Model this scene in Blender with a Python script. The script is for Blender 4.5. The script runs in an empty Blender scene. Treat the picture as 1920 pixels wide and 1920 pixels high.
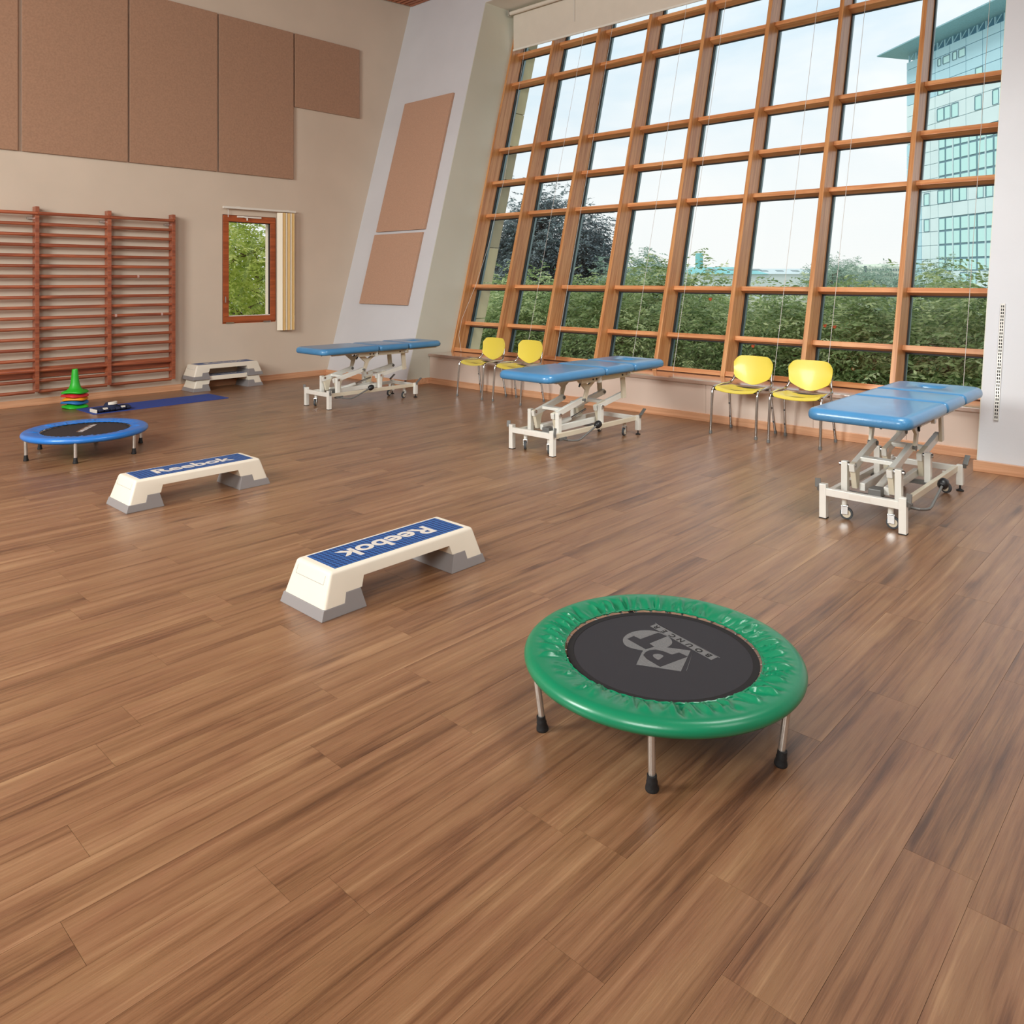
import bpy, bmesh, math, random
import numpy as np
from mathutils import Vector, Matrix
R = math.radians
random.seed(7); RNG = np.random.default_rng(7)
sc = bpy.context.scene
COL = sc.collection

# ---------------------------------------------------------------- camera
CX, HY, F, H = 960.0, 522.0, 1462.0, 1.55
UR, UD = 0.68110, 0.73220            # world +X seen from the camera: right part, forward part
cam = bpy.data.cameras.new('camera'); camo = bpy.data.objects.new('camera', cam); COL.objects.link(camo)
cam.sensor_width = 36; cam.sensor_fit = 'HORIZONTAL'; cam.lens = 36 * F / 1920
cam.shift_x = 0.0; cam.shift_y = -(960 - HY) / 1920
cam.clip_start = 0.05; cam.clip_end = 6000
fwd = Vector((UD, UR, 0)); right = Vector((UR, -UD, 0)); up = Vector((0, 0, 1))
m = Matrix((right, up, -fwd)).transposed().to_4x4(); m.translation = Vector((0, 0, H))
camo.matrix_world = m
sc.camera = camo
sc.view_settings.view_transform = 'Standard'; sc.view_settings.look = 'None'
sc.view_settings.gamma = 1; sc.view_settings.use_curve_mapping = False
sc.view_settings.exposure = 0.0
sc.cycles.use_denoising = True
sc.cycles.max_bounces = 10; sc.cycles.transparent_max_bounces = 24
sc.cycles.diffuse_bounces = 5; sc.cycles.glossy_bounces = 4
sc.cycles.sample_clamp_indirect = 6
sc.cycles.caustics_reflective = False; sc.cycles.caustics_refractive = False

# ---------------------------------------------------------------- world: thin bright overcast with pale blue gaps
w = bpy.data.worlds.new('sky'); sc.world = w; w.use_nodes = True
nt = w.node_tree; N = nt.nodes; L = nt.links; N.clear()
tc = N.new('ShaderNodeTexCoord'); mp = N.new('ShaderNodeMapping'); mp.inputs['Scale'].default_value = (1.0, 1.0, 2.2)
L.new(tc.outputs['Generated'], mp.inputs['Vector'])
no = N.new('ShaderNodeTexNoise'); no.inputs['Scale'].default_value = 2.3; no.inputs['Detail'].default_value = 7; no.inputs['Roughness'].default_value = .55; no.inputs['Distortion'].default_value = .4
L.new(mp.outputs[0], no.inputs['Vector'])
cr = N.new('ShaderNodeValToRGB'); cr.color_ramp.elements[0].position = .38; cr.color_ramp.elements[0].color = (.56, .70, .80, 1)
cr.color_ramp.elements[1].position = .56; cr.color_ramp.elements[1].color = (.80, .83, .85, 1)
L.new(no.outputs['Fac'], cr.inputs['Fac'])
sx = N.new('ShaderNodeSeparateXYZ'); L.new(tc.outputs['Generated'], sx.inputs[0])
mr = N.new('ShaderNodeMapRange'); mr.inputs['From Min'].default_value = .02; mr.inputs['From Max'].default_value = .30; L.new(sx.outputs['Z'], mr.inputs['Value'])
mx = N.new('ShaderNodeMix'); mx.data_type = 'RGBA'; mx.inputs['A'].default_value = (.80, .80, .79, 1)
L.new(mr.outputs[0], mx.inputs['Factor']); L.new(cr.outputs['Color'], mx.inputs['B'])
bg = N.new('ShaderNodeBackground'); bg.inputs['Strength'].default_value = 1.28; L.new(mx.outputs['Result'], bg.inputs['Color'])
wo = N.new('ShaderNodeOutputWorld'); L.new(bg.outputs[0], wo.inputs[0])

# ---------------------------------------------------------------- room lights (softboxes and ceiling light behind the camera, plus an added side fill)
def area(name, loc, target, size, power, color, size_y=None):
    ld = bpy.data.lights.new(name, 'AREA'); ld.energy = power; ld.color = color; ld.size = size
    ld.shape = 'RECTANGLE'; ld.size_y = size_y or size
    o = bpy.data.objects.new(name, ld); COL.objects.link(o); o.location = loc
    o.rotation_euler = (Vector(target) - Vector(loc)).to_track_quat('-Z', 'Y').to_euler()
    return o
area('softbox_light', (-3.3, 5.6, 3.9), (6.5, 6.0, 1.2), 2.6, 620, (.965, 1.0, .965), 2.6)
area('softbox_light_rear', (-3.1, -.2, 3.9), (7.2, 4.2, 1.2), 2.6, 320, (.965, 1.0, .965), 2.6)
area('ceiling_light', (2.6, -3.0, 5.1), (5.5, 2.6, 0.0), 2.4, 75, (.965, 1.0, .965), 2.4)
area('side_fill_light', (4.6, .5, 5.5), (5.6, 3.9, 0.0), 1.8, 95, (.965, 1.0, .965), 1.8).data.spread = R(105)  # added fill without a fixture, brightens the right-hand floor and bench
sun = bpy.data.lights.new('veiled_sun', 'SUN'); sun.energy = 1.5; sun.angle = R(14); sun.color = (1.0, .95, .86)
suno = bpy.data.objects.new('veiled_sun', sun); COL.objects.link(suno); suno.location = (-20, 8, 30)
suno.rotation_euler = Vector((.60, -.22, -.80)).to_track_quat('-Z', 'Y').to_euler()

# ---------------------------------------------------------------- materials
MATS = {}
def newmat(name):
    m = bpy.data.materials.new(name); m.use_nodes = True
    nt = m.node_tree; b = nt.nodes['Principled BSDF']
    MATS[name] = m
    return m, nt, nt.nodes, nt.links, b
def lin(c):
    return tuple(((v / 255) / 12.92 if v / 255 <= .04045 else ((v / 255 + .055) / 1.055) ** 2.4) for v in c) + (1,)
def mat(name, rgb, rough=.5, metal=0.0, var=0.0, vscale=8.0, bump=0.0, bscale=200.0, coat=0.0, spec=.5, stretch=None, sheen=0, alpha=1):
    m, nt, N, L, b = newmat(name)
    c = lin(rgb)
    b.inputs['Base Color'].default_value = c; b.inputs['Roughness'].default_value = rough; b.inputs['Metallic'].default_value = metal
    b.inputs['Specular IOR Level'].default_value = spec
    if coat: b.inputs['Coat Weight'].default_value = coat; b.inputs['Coat Roughness'].default_value = .12
    if sheen: b.inputs['Sheen Weight'].default_value = sheen
    if var or bump:
        tc = N.new('ShaderNodeTexCoord'); mp = N.new('ShaderNodeMapping')
        if stretch: mp.inputs['Scale'].default_value = stretch
        L.new(tc.outputs['Object'], mp.inputs['Vector'])
    if var:
        n = N.new('ShaderNodeTexNoise'); n.inputs['Scale'].default_value = vscale; n.inputs['Detail'].default_value = 5
        L.new(mp.outputs[0], n.inputs['Vector'])
        r = N.new('ShaderNodeValToRGB'); r.color_ramp.elements[0].position = .3; r.color_ramp.elements[1].position = .7
        r.color_ramp.elements[0].color = tuple(v * (1 - var) for v in c[:3]) + (1,)
        r.color_ramp.elements[1].color = tuple(min(1, v * (1 + var)) for v in c[:3]) + (1,)
        L.new(n.outputs['Fac'], r.inputs['Fac']); L.new(r.outputs['Color'], b.inputs['Base Color'])
    if bump:
        n2 = N.new('ShaderNodeTexNoise'); n2.inputs['Scale'].default_value = bscale; n2.inputs['Detail'].default_value = 3
        L.new(mp.outputs[0], n2.inputs['Vector'])
        bp = N.new('ShaderNodeBump'); bp.inputs['Strength'].default_value = bump; bp.inputs['Distance'].default_value = .004
        L.new(n2.outputs['Fac'], bp.inputs['Height']); L.new(bp.outputs[0], b.inputs['Normal'])
    return m
def wood(name, c0, c1, rough=.45, scale=(1.2, 26, 26), coat=0.1, fine=.25, rnd=.12):
    """timber with grain along local X (object coordinates, shifted per object)"""
    m, nt, N, L, b = newmat(name)
    tc = N.new('ShaderNodeTexCoord'); oi = N.new('ShaderNodeObjectInfo')
    add = N.new('ShaderNodeVectorMath'); add.operation = 'ADD'
    sc_ = N.new('ShaderNodeVectorMath'); sc_.operation = 'SCALE'; sc_.inputs['Scale'].default_value = 40
    L.new(oi.outputs['Random'], sc_.inputs[0]); L.new(tc.outputs['Object'], add.inputs[0]); L.new(sc_.outputs[0], add.inputs[1])
    mp = N.new('ShaderNodeMapping'); mp.inputs['Scale'].default_value = scale; L.new(add.outputs[0], mp.inputs['Vector'])
    n = N.new('ShaderNodeTexNoise'); n.inputs['Scale'].default_value = 1.0; n.inputs['Detail'].default_value = 6; n.inputs['Distortion'].default_value = .6
    L.new(mp.outputs[0], n.inputs['Vector'])
    mp2 = N.new('ShaderNodeMapping'); mp2.inputs['Scale'].default_value = tuple(v * 6 for v in scale); L.new(add.outputs[0], mp2.inputs['Vector'])
    n2 = N.new('ShaderNodeTexNoise'); n2.inputs['Scale'].default_value = 1.0; n2.inputs['Detail'].default_value = 2; L.new(mp2.outputs[0], n2.inputs['Vector'])
    mm = N.new('ShaderNodeMath'); mm.operation = 'MULTIPLY_ADD'; mm.inputs[1].default_value = fine; L.new(n2.outputs['Fac'], mm.inputs[0]); L.new(n.outputs['Fac'], mm.inputs[2])
    r = N.new('ShaderNodeValToRGB'); r.color_ramp.elements[0].position = .38 + fine / 2; r.color_ramp.elements[1].position = .62 + fine / 2
    r.color_ramp.elements[0].color = lin(c0); r.color_ramp.elements[1].color = lin(c1); L.new(mm.outputs[0], r.inputs['Fac'])
    hs = N.new('ShaderNodeHueSaturation'); mr = N.new('ShaderNodeMapRange'); mr.inputs['To Min'].default_value = 1 - rnd; mr.inputs['To Max'].default_value = 1 + rnd
    L.new(oi.outputs['Random'], mr.inputs['Value']); L.new(mr.outputs[0], hs.inputs['Value']); L.new(r.outputs['Color'], hs.inputs['Color'])
    L.new(hs.outputs[0], b.inputs['Base Color']); b.inputs['Roughness'].default_value = rough
    b.inputs['Coat Weight'].default_value = coat; b.inputs['Coat Roughness'].default_value = .25
    return m
def floor_mat():
    m, nt, N, L, b = newmat('plank_vinyl')
    uv = N.new('ShaderNodeUVMap'); uv.uv_map = 'UVMap'
    at = N.new('ShaderNodeAttribute'); at.attribute_name = 'tone'
    def noise(scale, detail, rough=.55, dist=0, off=0):
        mp = N.new('ShaderNodeMapping'); mp.inputs['Scale'].default_value = scale; mp.inputs['Location'].default_value = (off, off, 0)
        L.new(uv.outputs[0], mp.inputs['Vector'])
        n = N.new('ShaderNodeTexNoise'); n.inputs['Scale'].default_value = 1; n.inputs['Detail'].default_value = detail
        n.inputs['Roughness'].default_value = rough; n.inputs['Distortion'].default_value = dist
        L.new(mp.outputs[0], n.inputs['Vector']); return n
    a = noise((.50, 10.0, 1), 4, .5, .7)           # broad flames
    c = noise((1.1, 50, 1), 5, .6, .7, 11)         # streaks
    d = noise((9, 300, 1), 4, .7, .6, 5)           # fine pores
    e = noise((1.8, 9.0, 1), 2, .5, 1.4, 31)       # cathedral and knots
    def ma(op, x, y, z=None):
        k = N.new('ShaderNodeMath'); k.operation = op
        for i, v in enumerate((x, y, z)):
            if v is None: continue
            if hasattr(v, 'outputs'): L.new(v.outputs[0], k.inputs[i])
            elif hasattr(v, 'is_output'): L.new(v, k.inputs[i])
            else: k.inputs[i].default_value = v
        return k
    s = ma('MULTIPLY', a, .37); s = ma('MULTIPLY_ADD', c, .34, s); s = ma('MULTIPLY_ADD', d, .20, s); s = ma('MULTIPLY_ADD', e, .14, s)
    t = ma('MULTIPLY_ADD', at.outputs['Fac'], .020, s)
    # occasional elongated knots
    mk = N.new('ShaderNodeMapping'); mk.inputs['Scale'].default_value = (1.15, 5.4, 1); L.new(uv.outputs[0], mk.inputs['Vector'])
    wv = N.new('ShaderNodeVectorMath'); wv.operation = 'MULTIPLY_ADD'; wv.inputs[1].default_value = (.12, .12, 0)
    L.new(c.outputs['Color'], wv.inputs[0]); L.new(mk.outputs[0], wv.inputs[2])
    vk = N.new('ShaderNodeTexVoronoi'); vk.inputs['Scale'].default_value = 1.0; L.new(wv.outputs[0], vk.inputs['Vector'])
    kr = N.new('ShaderNodeMapRange'); kr.inputs['From Min'].default_value = .02; kr.inputs['From Max'].default_value = .17; kr.inputs['To Min'].default_value = -.13; kr.inputs['To Max'].default_value = 0
    L.new(vk.outputs['Distance'], kr.inputs['Value']); t = ma('ADD', t, kr)
    r = N.new('ShaderNodeValToRGB'); cr = r.color_ramp
    cols = [(.37, (76, 49, 32)), (.455, (110, 76, 51)), (.525, (132, 95, 66)), (.585, (142, 105, 75)), (.67, (162, 125, 92))]
    cr.elements[0].position = cols[0][0]; cr.elements[0].color = lin(cols[0][1])
    cr.elements[1].position = cols[-1][0]; cr.elements[1].color = lin(cols[-1][1])
    for p, cc in cols[1:-1]:
        el = cr.elements.new(p); el.color = lin(cc)
    L.new(t.outputs[0], r.inputs['Fac'])
    hs = N.new('ShaderNodeHueSaturation'); hs.inputs['Saturation'].default_value = 1.0
    hu = N.new('ShaderNodeMapRange'); hu.inputs['To Min'].default_value = .492; hu.inputs['To Max'].default_value = .508
    L.new(e.outputs['Fac'], hu.inputs['Value']); L.new(hu.outputs[0], hs.inputs['Hue']); L.new(r.outputs['Color'], hs.inputs['Color'])
    L.new(hs.outputs[0], b.inputs['Base Color'])
    rr = N.new('ShaderNodeMapRange'); rr.inputs['To Min'].default_value = .30; rr.inputs['To Max'].default_value = .42
    L.new(c.outputs['Fac'], rr.inputs['Value']); L.new(rr.outputs[0], b.inputs['Roughness'])
    b.inputs['Specular IOR Level'].default_value = .6; b.inputs['Coat Weight'].default_value = .45; b.inputs['Coat Roughness'].default_value = .34; b.inputs['Coat IOR'].default_value = 1.6
    bp = N.new('ShaderNodeBump'); bp.inputs['Strength'].default_value = .35; bp.inputs['Distance'].default_value = .0012
    L.new(d.outputs['Fac'], bp.inputs['Height']); L.new(bp.outputs[0], b.inputs['Normal'])
    return m
M = MATS
floor_mat()
mat('subfloor', (40, 28, 20), .9)
mat('plaster_cream', (208, 192, 174), .85, var=.04, vscale=1.2, bump=.15, bscale=60)
mat('plaster_white', (208, 209, 213), .8, var=.03, vscale=1.5, bump=.12, bscale=60)
mat('plaster_reveal', (214, 214, 200), .6, var=.03, vscale=1.2)
mat('soffit_white', (226, 222, 214), .8, var=.02, vscale=2)
mat('felt', (168, 130, 104), .95, var=.10, vscale=45, bump=.5, bscale=500, sheen=.3)
mat('felt_light', (188, 148, 122), .95, var=.08, vscale=60, bump=.5, bscale=500, sheen=.3)
wood('frame_wood', (202, 130, 80), (228, 166, 114), .4, (1.0, 22, 22), .25, .3, .10)
wood('frame_wood_side', (184, 120, 70), (212, 154, 100), .4, (1.0, 30, 30), .25, .3, .06)
wood('skirting_wood', (206, 150, 112), (224, 172, 134), .4, (.9, 30, 30), .2, .3, .05)
wood('skirting_wood_y', (206, 150, 112), (224, 172, 134), .4, (30, .9, 30), .2, .3, .05)
wood('wall_bar_wood', (134, 68, 46), (172, 96, 64), .32, (1.5, 30, 30), .4, .3, .16)
wood('slat_wood', (150, 84, 54), (190, 120, 84), .55, (1.2, 30, 30), 0, .3, .12)
wood('window_red_wood', (150, 72, 34), (180, 92, 46), .38, (1.2, 26, 26), .3, .3, .05)
mat('bench_laminate', (220, 200, 186), .38, var=.02, vscale=2)
mat('sill_laminate', (176, 148, 132), .2, var=.03, vscale=3, coat=1.0)
mat('gasket', (34, 36, 36), .6)
mat('aluminium_trim', (120, 138, 142), .4, .6)
mat('blind_fabric', (214, 204, 190), .9, var=.02, vscale=6, bump=.1, bscale=700)
mat('white_plastic', (228, 224, 214), .4)
mat('cord_white', (214, 212, 208), .7)
mat('blind_slat_a', (232, 196, 132), .8, bump=.2, bscale=500)
mat('blind_slat_b', (244, 236, 216), .8, bump=.2, bscale=500)
mat('chrome', (205, 205, 205), .16, 1.0)
mat('steel', (206, 202, 196), .28, .8, bump=.05, bscale=300)
mat('grey_metal', (118, 118, 116), .5, .3)
mat('white_enamel', (230, 229, 222), .32, coat=.3, spec=.5, var=.03, vscale=12)
mat('cream_enamel', (220, 210, 188), .35, coat=.2, var=.03, vscale=12)
mat('black_rubber', (22, 22, 24), .65, bump=.3, bscale=120)
mat('tyre_grey', (70, 74, 78), .6)
mat('blue_vinyl', (68, 132, 180), .32, coat=.4, var=.07, vscale=7, bump=.25, bscale=130)
mat('yellow_plastic', (232, 213, 84), .34, coat=.2, bump=.12, bscale=900)
mat('black_plastic', (26, 26, 28), .4)
mat('green_vinyl', (4, 124, 86), .33, coat=.25, var=.05, vscale=6, bump=.08, bscale=60)
mat('blue_pad_vinyl', (34, 116, 200), .34, coat=.3, var=.08, vscale=7, bump=.25, bscale=90)
mat('mat_mesh', (38, 37, 43), .75, var=.12, vscale=260, bump=.4, bscale=900)
mat('mat_mesh_brown', (38, 30, 31), .8, var=.1, vscale=260, bump=.3, bscale=900)
mat('webbing', (20, 18, 20), .9)
mat('mat_print', (104, 105, 106), .8, var=.22, vscale=300)
mat('mat_print_white', (214, 206, 202), .7, var=.1, vscale=200)
mat('mat_print_tan', (120, 92, 72), .8)
mat('step_cream', (226, 218, 202), .42, bump=.12, bscale=500, var=.02, vscale=6)
mat('step_grey', (138, 134, 134), .5, bump=.12, bscale=500)
mat('step_letter', (206, 200, 192), .6)
mat('exercise_mat_blue', (40, 70, 152), .8, bump=.4, bscale=300)
mat('navy_fabric', (30, 38, 66), .9, bump=.6, bscale=300, var=.2, vscale=90)
mat('cone_green', (40, 178, 44), .42); mat('cone_red', (208, 44, 50), .42); mat('cone_yellow', (228, 150, 24), .42); mat('cone_blue', (40, 112, 178), .42)
mat('stone_clad', (206, 196, 160), .8, var=.08, vscale=3); mat('stone_clad_dark', (176, 168, 142), .8, var=.08, vscale=3)
mat('rail_paint', (206, 204, 198), .35, .3)
mat('slot_dark', (12, 12, 14), .9)
mat('tape_mark', (196, 160, 150), .8)
# step tread: blue rubber with raised lozenge pattern
def tread_mat():
    m, nt, N, L, b = newmat('step_tread')
    tc = N.new('ShaderNodeTexCoord')
    mp = N.new('ShaderNodeMapping'); mp.inputs['Rotation'].default_value = (0, 0, R(45)); mp.inputs['Scale'].default_value = (56, 56, 56)
    L.new(tc.outputs['Object'], mp.inputs[0])
    ch = N.new('ShaderNodeTexChecker'); ch.inputs['Scale'].default_value = 1.0; L.new(mp.outputs[0], ch.inputs['Vector'])
    ch.inputs['Color1'].default_value = lin((16, 50, 104)); ch.inputs['Color2'].default_value = lin((44, 96, 160))
    L.new(ch.outputs['Color'], b.inputs['Base Color']); b.inputs['Roughness'].default_value = .5
    bp = N.new('ShaderNodeBump'); bp.inputs['Strength'].default_value = .6; bp.inputs['Distance'].default_value = .003
    L.new(ch.outputs['Fac'], bp.inputs['Height']); L.new(bp.outputs[0], b.inputs['Normal'])
tread_mat()
def glass_mat(name, tint=(.975, .99, .988), rough=0.0):
    m, nt, N, L, b = newmat(name); N.remove(b)
    out = N['Material Output']
    tr = N.new('ShaderNodeBsdfTransparent'); tr.inputs[0].default_value = tint + (1,)
    gl = N.new('ShaderNodeBsdfGlossy'); gl.inputs['Roughness'].default_value = rough; gl.inputs['Color'].default_value = (.9, .95, .95, 1)
    fr = N.new('ShaderNodeFresnel'); fr.inputs['IOR'].default_value = 1.35
    ms = N.new('ShaderNodeMixShader'); 
    ge = N.new('ShaderNodeNewGeometry'); sb = N.new('ShaderNodeMath'); sb.operation = 'SUBTRACT'; sb.inputs[0].default_value = 1; L.new(ge.outputs['Backfacing'], sb.inputs[1])
    mu = N.new('ShaderNodeMath'); mu.operation = 'MULTIPLY'; L.new(fr.outputs[0], mu.inputs[0]); L.new(sb.outputs[0], mu.inputs[1])
    L.new(mu.outputs[0], ms.inputs[0]); L.new(tr.outputs[0], ms.inputs[1]); L.new(gl.outputs[0], ms.inputs[2])
    L.new(ms.outputs[0], out.inputs[0]); return m
glass_mat('window_glass')
def leaf_mat(name, c0, c1, c2, trans=.35):
    m, nt, N, L, b = newmat(name)
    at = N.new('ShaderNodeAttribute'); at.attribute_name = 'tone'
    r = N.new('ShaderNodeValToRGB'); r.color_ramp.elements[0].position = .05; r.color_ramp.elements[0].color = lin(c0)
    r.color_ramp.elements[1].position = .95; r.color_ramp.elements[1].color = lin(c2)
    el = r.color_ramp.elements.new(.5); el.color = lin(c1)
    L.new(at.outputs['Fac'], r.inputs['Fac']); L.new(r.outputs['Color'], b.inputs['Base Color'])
    b.inputs['Roughness'].default_value = .45
    tl = N.new('ShaderNodeBsdfTranslucent'); L.new(r.outputs['Color'], tl.inputs['Color'])
    ms = N.new('ShaderNodeMixShader'); ms.inputs[0].default_value = trans
    L.new(b.outputs[0], ms.inputs[1]); L.new(tl.outputs[0], ms.inputs[2]); L.new(ms.outputs[0], N['Material Output'].inputs[0])
leaf_mat('leaves_green', (82, 108, 62), (144, 168, 106), (226, 234, 178), .45)
leaf_mat('leaves_sunlit_lime', (150, 170, 74), (196, 210, 110), (232, 236, 160), .5)  # lime foliage with sunlight painted into the brighter tones
leaf_mat('leaves_dark', (78, 90, 96), (104, 118, 124), (140, 156, 158), .3)
leaf_mat('leaves_hazed', (120, 148, 134), (150, 176, 158), (186, 206, 186), .3)  # distance haze painted into the foliage as paler tones
mat('bark', (96, 78, 62), .9, var=.2, vscale=20)
mat('pale_ground_bounce', (168, 170, 150), .95, var=.25, vscale=.6)  # pale paving tone chosen to bounce light up onto trees and tower
mat('hill_hazed', (176, 196, 196), 1, var=.06, vscale=.01)  # atmospheric haze painted into the hill colour
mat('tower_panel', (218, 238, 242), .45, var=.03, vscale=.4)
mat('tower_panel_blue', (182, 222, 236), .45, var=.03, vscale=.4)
mat('tower_frame', (104, 138, 152), .5)
mat('tower_glass', (190, 238, 236), .12, .0, spec=.9, coat=.6)
mat('tower_canopy', (140, 182, 194), .6, var=.1, vscale=6)
mat('office_pale', (220, 228, 216), .8); mat('office_dark', (120, 138, 140), .4)
mat('shed_roof_teal', (128, 196, 198), .6, var=.08, vscale=.3); mat('shed_roof_pale', (200, 214, 216), .6, var=.05, vscale=.3); mat('shed_wall', (216, 226, 226), .8)
mat('house_cream', (220, 216, 180), .8); mat('chimney_grey', (92, 108, 116), .7); mat('stone_church', (150, 150, 146), .9)
mat('lamp_red', (150, 48, 52), .5); mat('berry_orange', (214, 92, 50), .6)

# ---------------------------------------------------------------- mesh helpers
class MB:
    def __init__(s): s.v = []; s.f = []
    def add(s, vs, fs):
        o = len(s.v); s.v += [tuple(v) for v in vs]; s.f += [tuple(i + o for i in f) for f in fs]; return s
    def box(s, x0, x1, y0, y1, z0, z1):
        return s.add([(x0, y0, z0), (x1, y0, z0), (x1, y1, z0), (x0, y1, z0), (x0, y0, z1), (x1, y0, z1), (x1, y1, z1), (x0, y1, z1)],
                     [(0, 3, 2, 1), (4, 5, 6, 7), (0, 1, 5, 4), (1, 2, 6, 5), (2, 3, 7, 6), (3, 0, 4, 7)])
    def hexa(s, p): return s.add(p, [(0, 3, 2, 1), (4, 5, 6, 7), (0, 1, 5, 4), (1, 2, 6, 5), (2, 3, 7, 6), (3, 0, 4, 7)])
    def prism(s, poly, vec):
        n = len(poly); a = [Vector(p) for p in poly]; b = [p + Vector(vec) for p in a]
        return s.add(a + b, [tuple(range(n))[::-1], tuple(range(n, 2 * n))] + [(i, (i + 1) % n, n + (i + 1) % n, n + i) for i in range(n)])
    def bar(s, p0, p1, w, h, upv=(0, 0, 1), w1=None, h1=None):
        p0 = Vector(p0); p1 = Vector(p1); d = (p1 - p0).normalized(); u = Vector(upv)
        sd = d.cross(u)
        if sd.length < 1e-4: sd = d.cross(Vector((0, 1, 0)))
        sd.normalize(); u = sd.cross(d)
        w1 = w if w1 is None else w1; h1 = h if h1 is None else h1
        q = []
        for p, ww, hh in ((p0, w, h), (p1, w1, h1)):
            q += [p - sd * ww / 2 - u * hh / 2, p + sd * ww / 2 - u * hh / 2, p + sd * ww / 2 + u * hh / 2, p - sd * ww / 2 + u * hh / 2]
        return s.hexa(q)
    def tube(s, pts, r, seg=12, caps=True, r1=None):
        pts = [Vector(p) for p in pts]; n = len(pts); o = len(s.v); prev = None
        for i, p in enumerate(pts):
            if i == 0: d = pts[1] - p
            elif i == n - 1: d = p - pts[i - 1]
            else: d = (pts[i + 1] - p).normalized() + (p - pts[i - 1]).normalized()
            d.normalize()
            if prev is None: a = d.orthogonal().normalized()
            else: a = (prev - d * prev.dot(d)).normalized()
            prev = a; b = d.cross(a)
            rr = r if r1 is None else r + (r1 - r) * i / (n - 1)
            if isinstance(r, (list, tuple)): rr = r[i]
            for k in range(seg):
                t = 2 * math.pi * k / seg; s.v.append(tuple(p + a * math.cos(t) * rr + b * math.sin(t) * rr))
        for i in range(n - 1):
            for k in range(seg):
                k2 = (k + 1) % seg; s.f.append((o + i * seg + k, o + i * seg + k2, o + (i + 1) * seg + k2, o + (i + 1) * seg + k))
        if caps: s.f.append(tuple(o + k for k in range(seg))[::-1]); s.f.append(tuple(o + (n - 1) * seg + k for k in range(seg)))
        return s
    def cyl(s, p0, p1, r, seg=16, r1=None): return s.tube([p0, p1], r, seg, True, r1)
    def rings(s, rings, close=False, capa=True, capb=True):
        o = len(s.v); n = len(rings[0])
        for rg in rings: s.v += [tuple(p) for p in rg]
        m_ = len(rings); rng = range(m_) if close else range(m_ - 1)
        for i in rng:
            j = (i + 1) % m_
            for k in range(n): k2 = (k + 1) % n; s.f.append((o + i * n + k, o + i * n + k2, o + j * n + k2, o + j * n + k))
        if not close:
            if capa: s.f.append(tuple(o + k for k in range(n))[::-1])
            if capb: s.f.append(tuple(o + (m_ - 1) * n + k for k in range(n)))
        return s
    def lathe(s, prof, c=(0, 0, 0), seg=32, capa=True, capb=True):
        return s.rings([[(c[0] + r * math.cos(2 * math.pi * k / seg), c[1] + r * math.sin(2 * math.pi * k / seg), c[2] + z) for k in range(seg)] for r, z in prof], False, capa, capb)
    def build(s, name, material, parent=None, bevel=0, smooth=False, seg=2, loc=None, angle=40):
        me = bpy.data.meshes.new(name); me.from_pydata(s.v, [], s.f); me.update()
        bm = bmesh.new(); bm.from_mesh(me)
        bmesh.ops.recalc_face_normals(bm, faces=bm.faces)
        if bevel:
            ed = [e for e in bm.edges if len(e.link_faces) == 2 and e.calc_face_angle(0) > R(30)]
            bmesh.ops.bevel(bm, geom=ed, offset=bevel, segments=seg, profile=.6, affect='EDGES', clamp_overlap=True)
        bm.to_mesh(me); bm.free()
        if smooth:
            me.polygons.foreach_set('use_smooth', [True] * len(me.polygons))
            try: me.set_sharp_from_angle(angle=R(angle))
            except Exception: pass
        me.materials.append(M[material] if isinstance(material, str) else material)
        o = bpy.data.objects.new(name, me); COL.objects.link(o)
        if loc is not None: o.location = loc
        if parent: o.parent = parent
        return o
def tag(o, label=None, cat=None, group=None, kind=None):
    if label: o['label'] = label
    if cat: o['category'] = cat
    if group: o['group'] = group
    if kind: o['kind'] = kind
    return o
def empty(name, loc=(0, 0, 0), rz=0):
    o = bpy.data.objects.new(name, None); COL.objects.link(o); o.location = loc; o.rotation_euler = (0, 0, rz); o.empty_display_size = .1
    return o
def copy_tree(o, parent=None):
    c = o.copy(); COL.objects.link(c)
    if parent: c.parent = parent
    for ch in list(o.children): copy_tree(ch, c)
    return c
def inst(src, loc, parent, rot=None, name=None):
    c = bpy.data.objects.new(name or src.name.split('.')[0], src.data); COL.objects.link(c); c.location = loc
    if rot: c.rotation_euler = rot
    c.parent = parent; return c
def text_obj(name, s, size, material, parent, loc, rot, extrude=.0006, offset=0.0, sx=1.0):
    cu = bpy.data.curves.new(name + '_curve', 'FONT'); cu.body = s; cu.size = size; cu.extrude = extrude; cu.offset = offset
    cu.align_x = 'CENTER'; cu.align_y = 'CENTER'
    t = bpy.data.objects.new('tmp_text', cu); COL.objects.link(t)
    dg = bpy.context.evaluated_depsgraph_get(); dg.update()
    me = bpy.data.meshes.new_from_object(t.evaluated_get(dg)); bpy.data.objects.remove(t)
    me.name = name
    for v in me.vertices: v.co.x *= sx
    me.materials.clear(); me.materials.append(M[material])
    o = bpy.data.objects.new(name, me); COL.objects.link(o); o.location = loc; o.rotation_euler = rot
    if parent: o.parent = parent
    return o

# ================================================================ SETTING
K = .275                     # outward lean of the window side (x per z)
def SX(x0, z): return x0 + K * z
YW, X1, XB, XF = 10.75, 7.16, 7.62, 7.93
YL, YR = 8.76, 1.54          # recess ends
ZS, ZT = .40, 5.945          # bench top, recess soffit
def ceil_z(x): return 6.32 + .062 * (x - 8.25)

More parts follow.
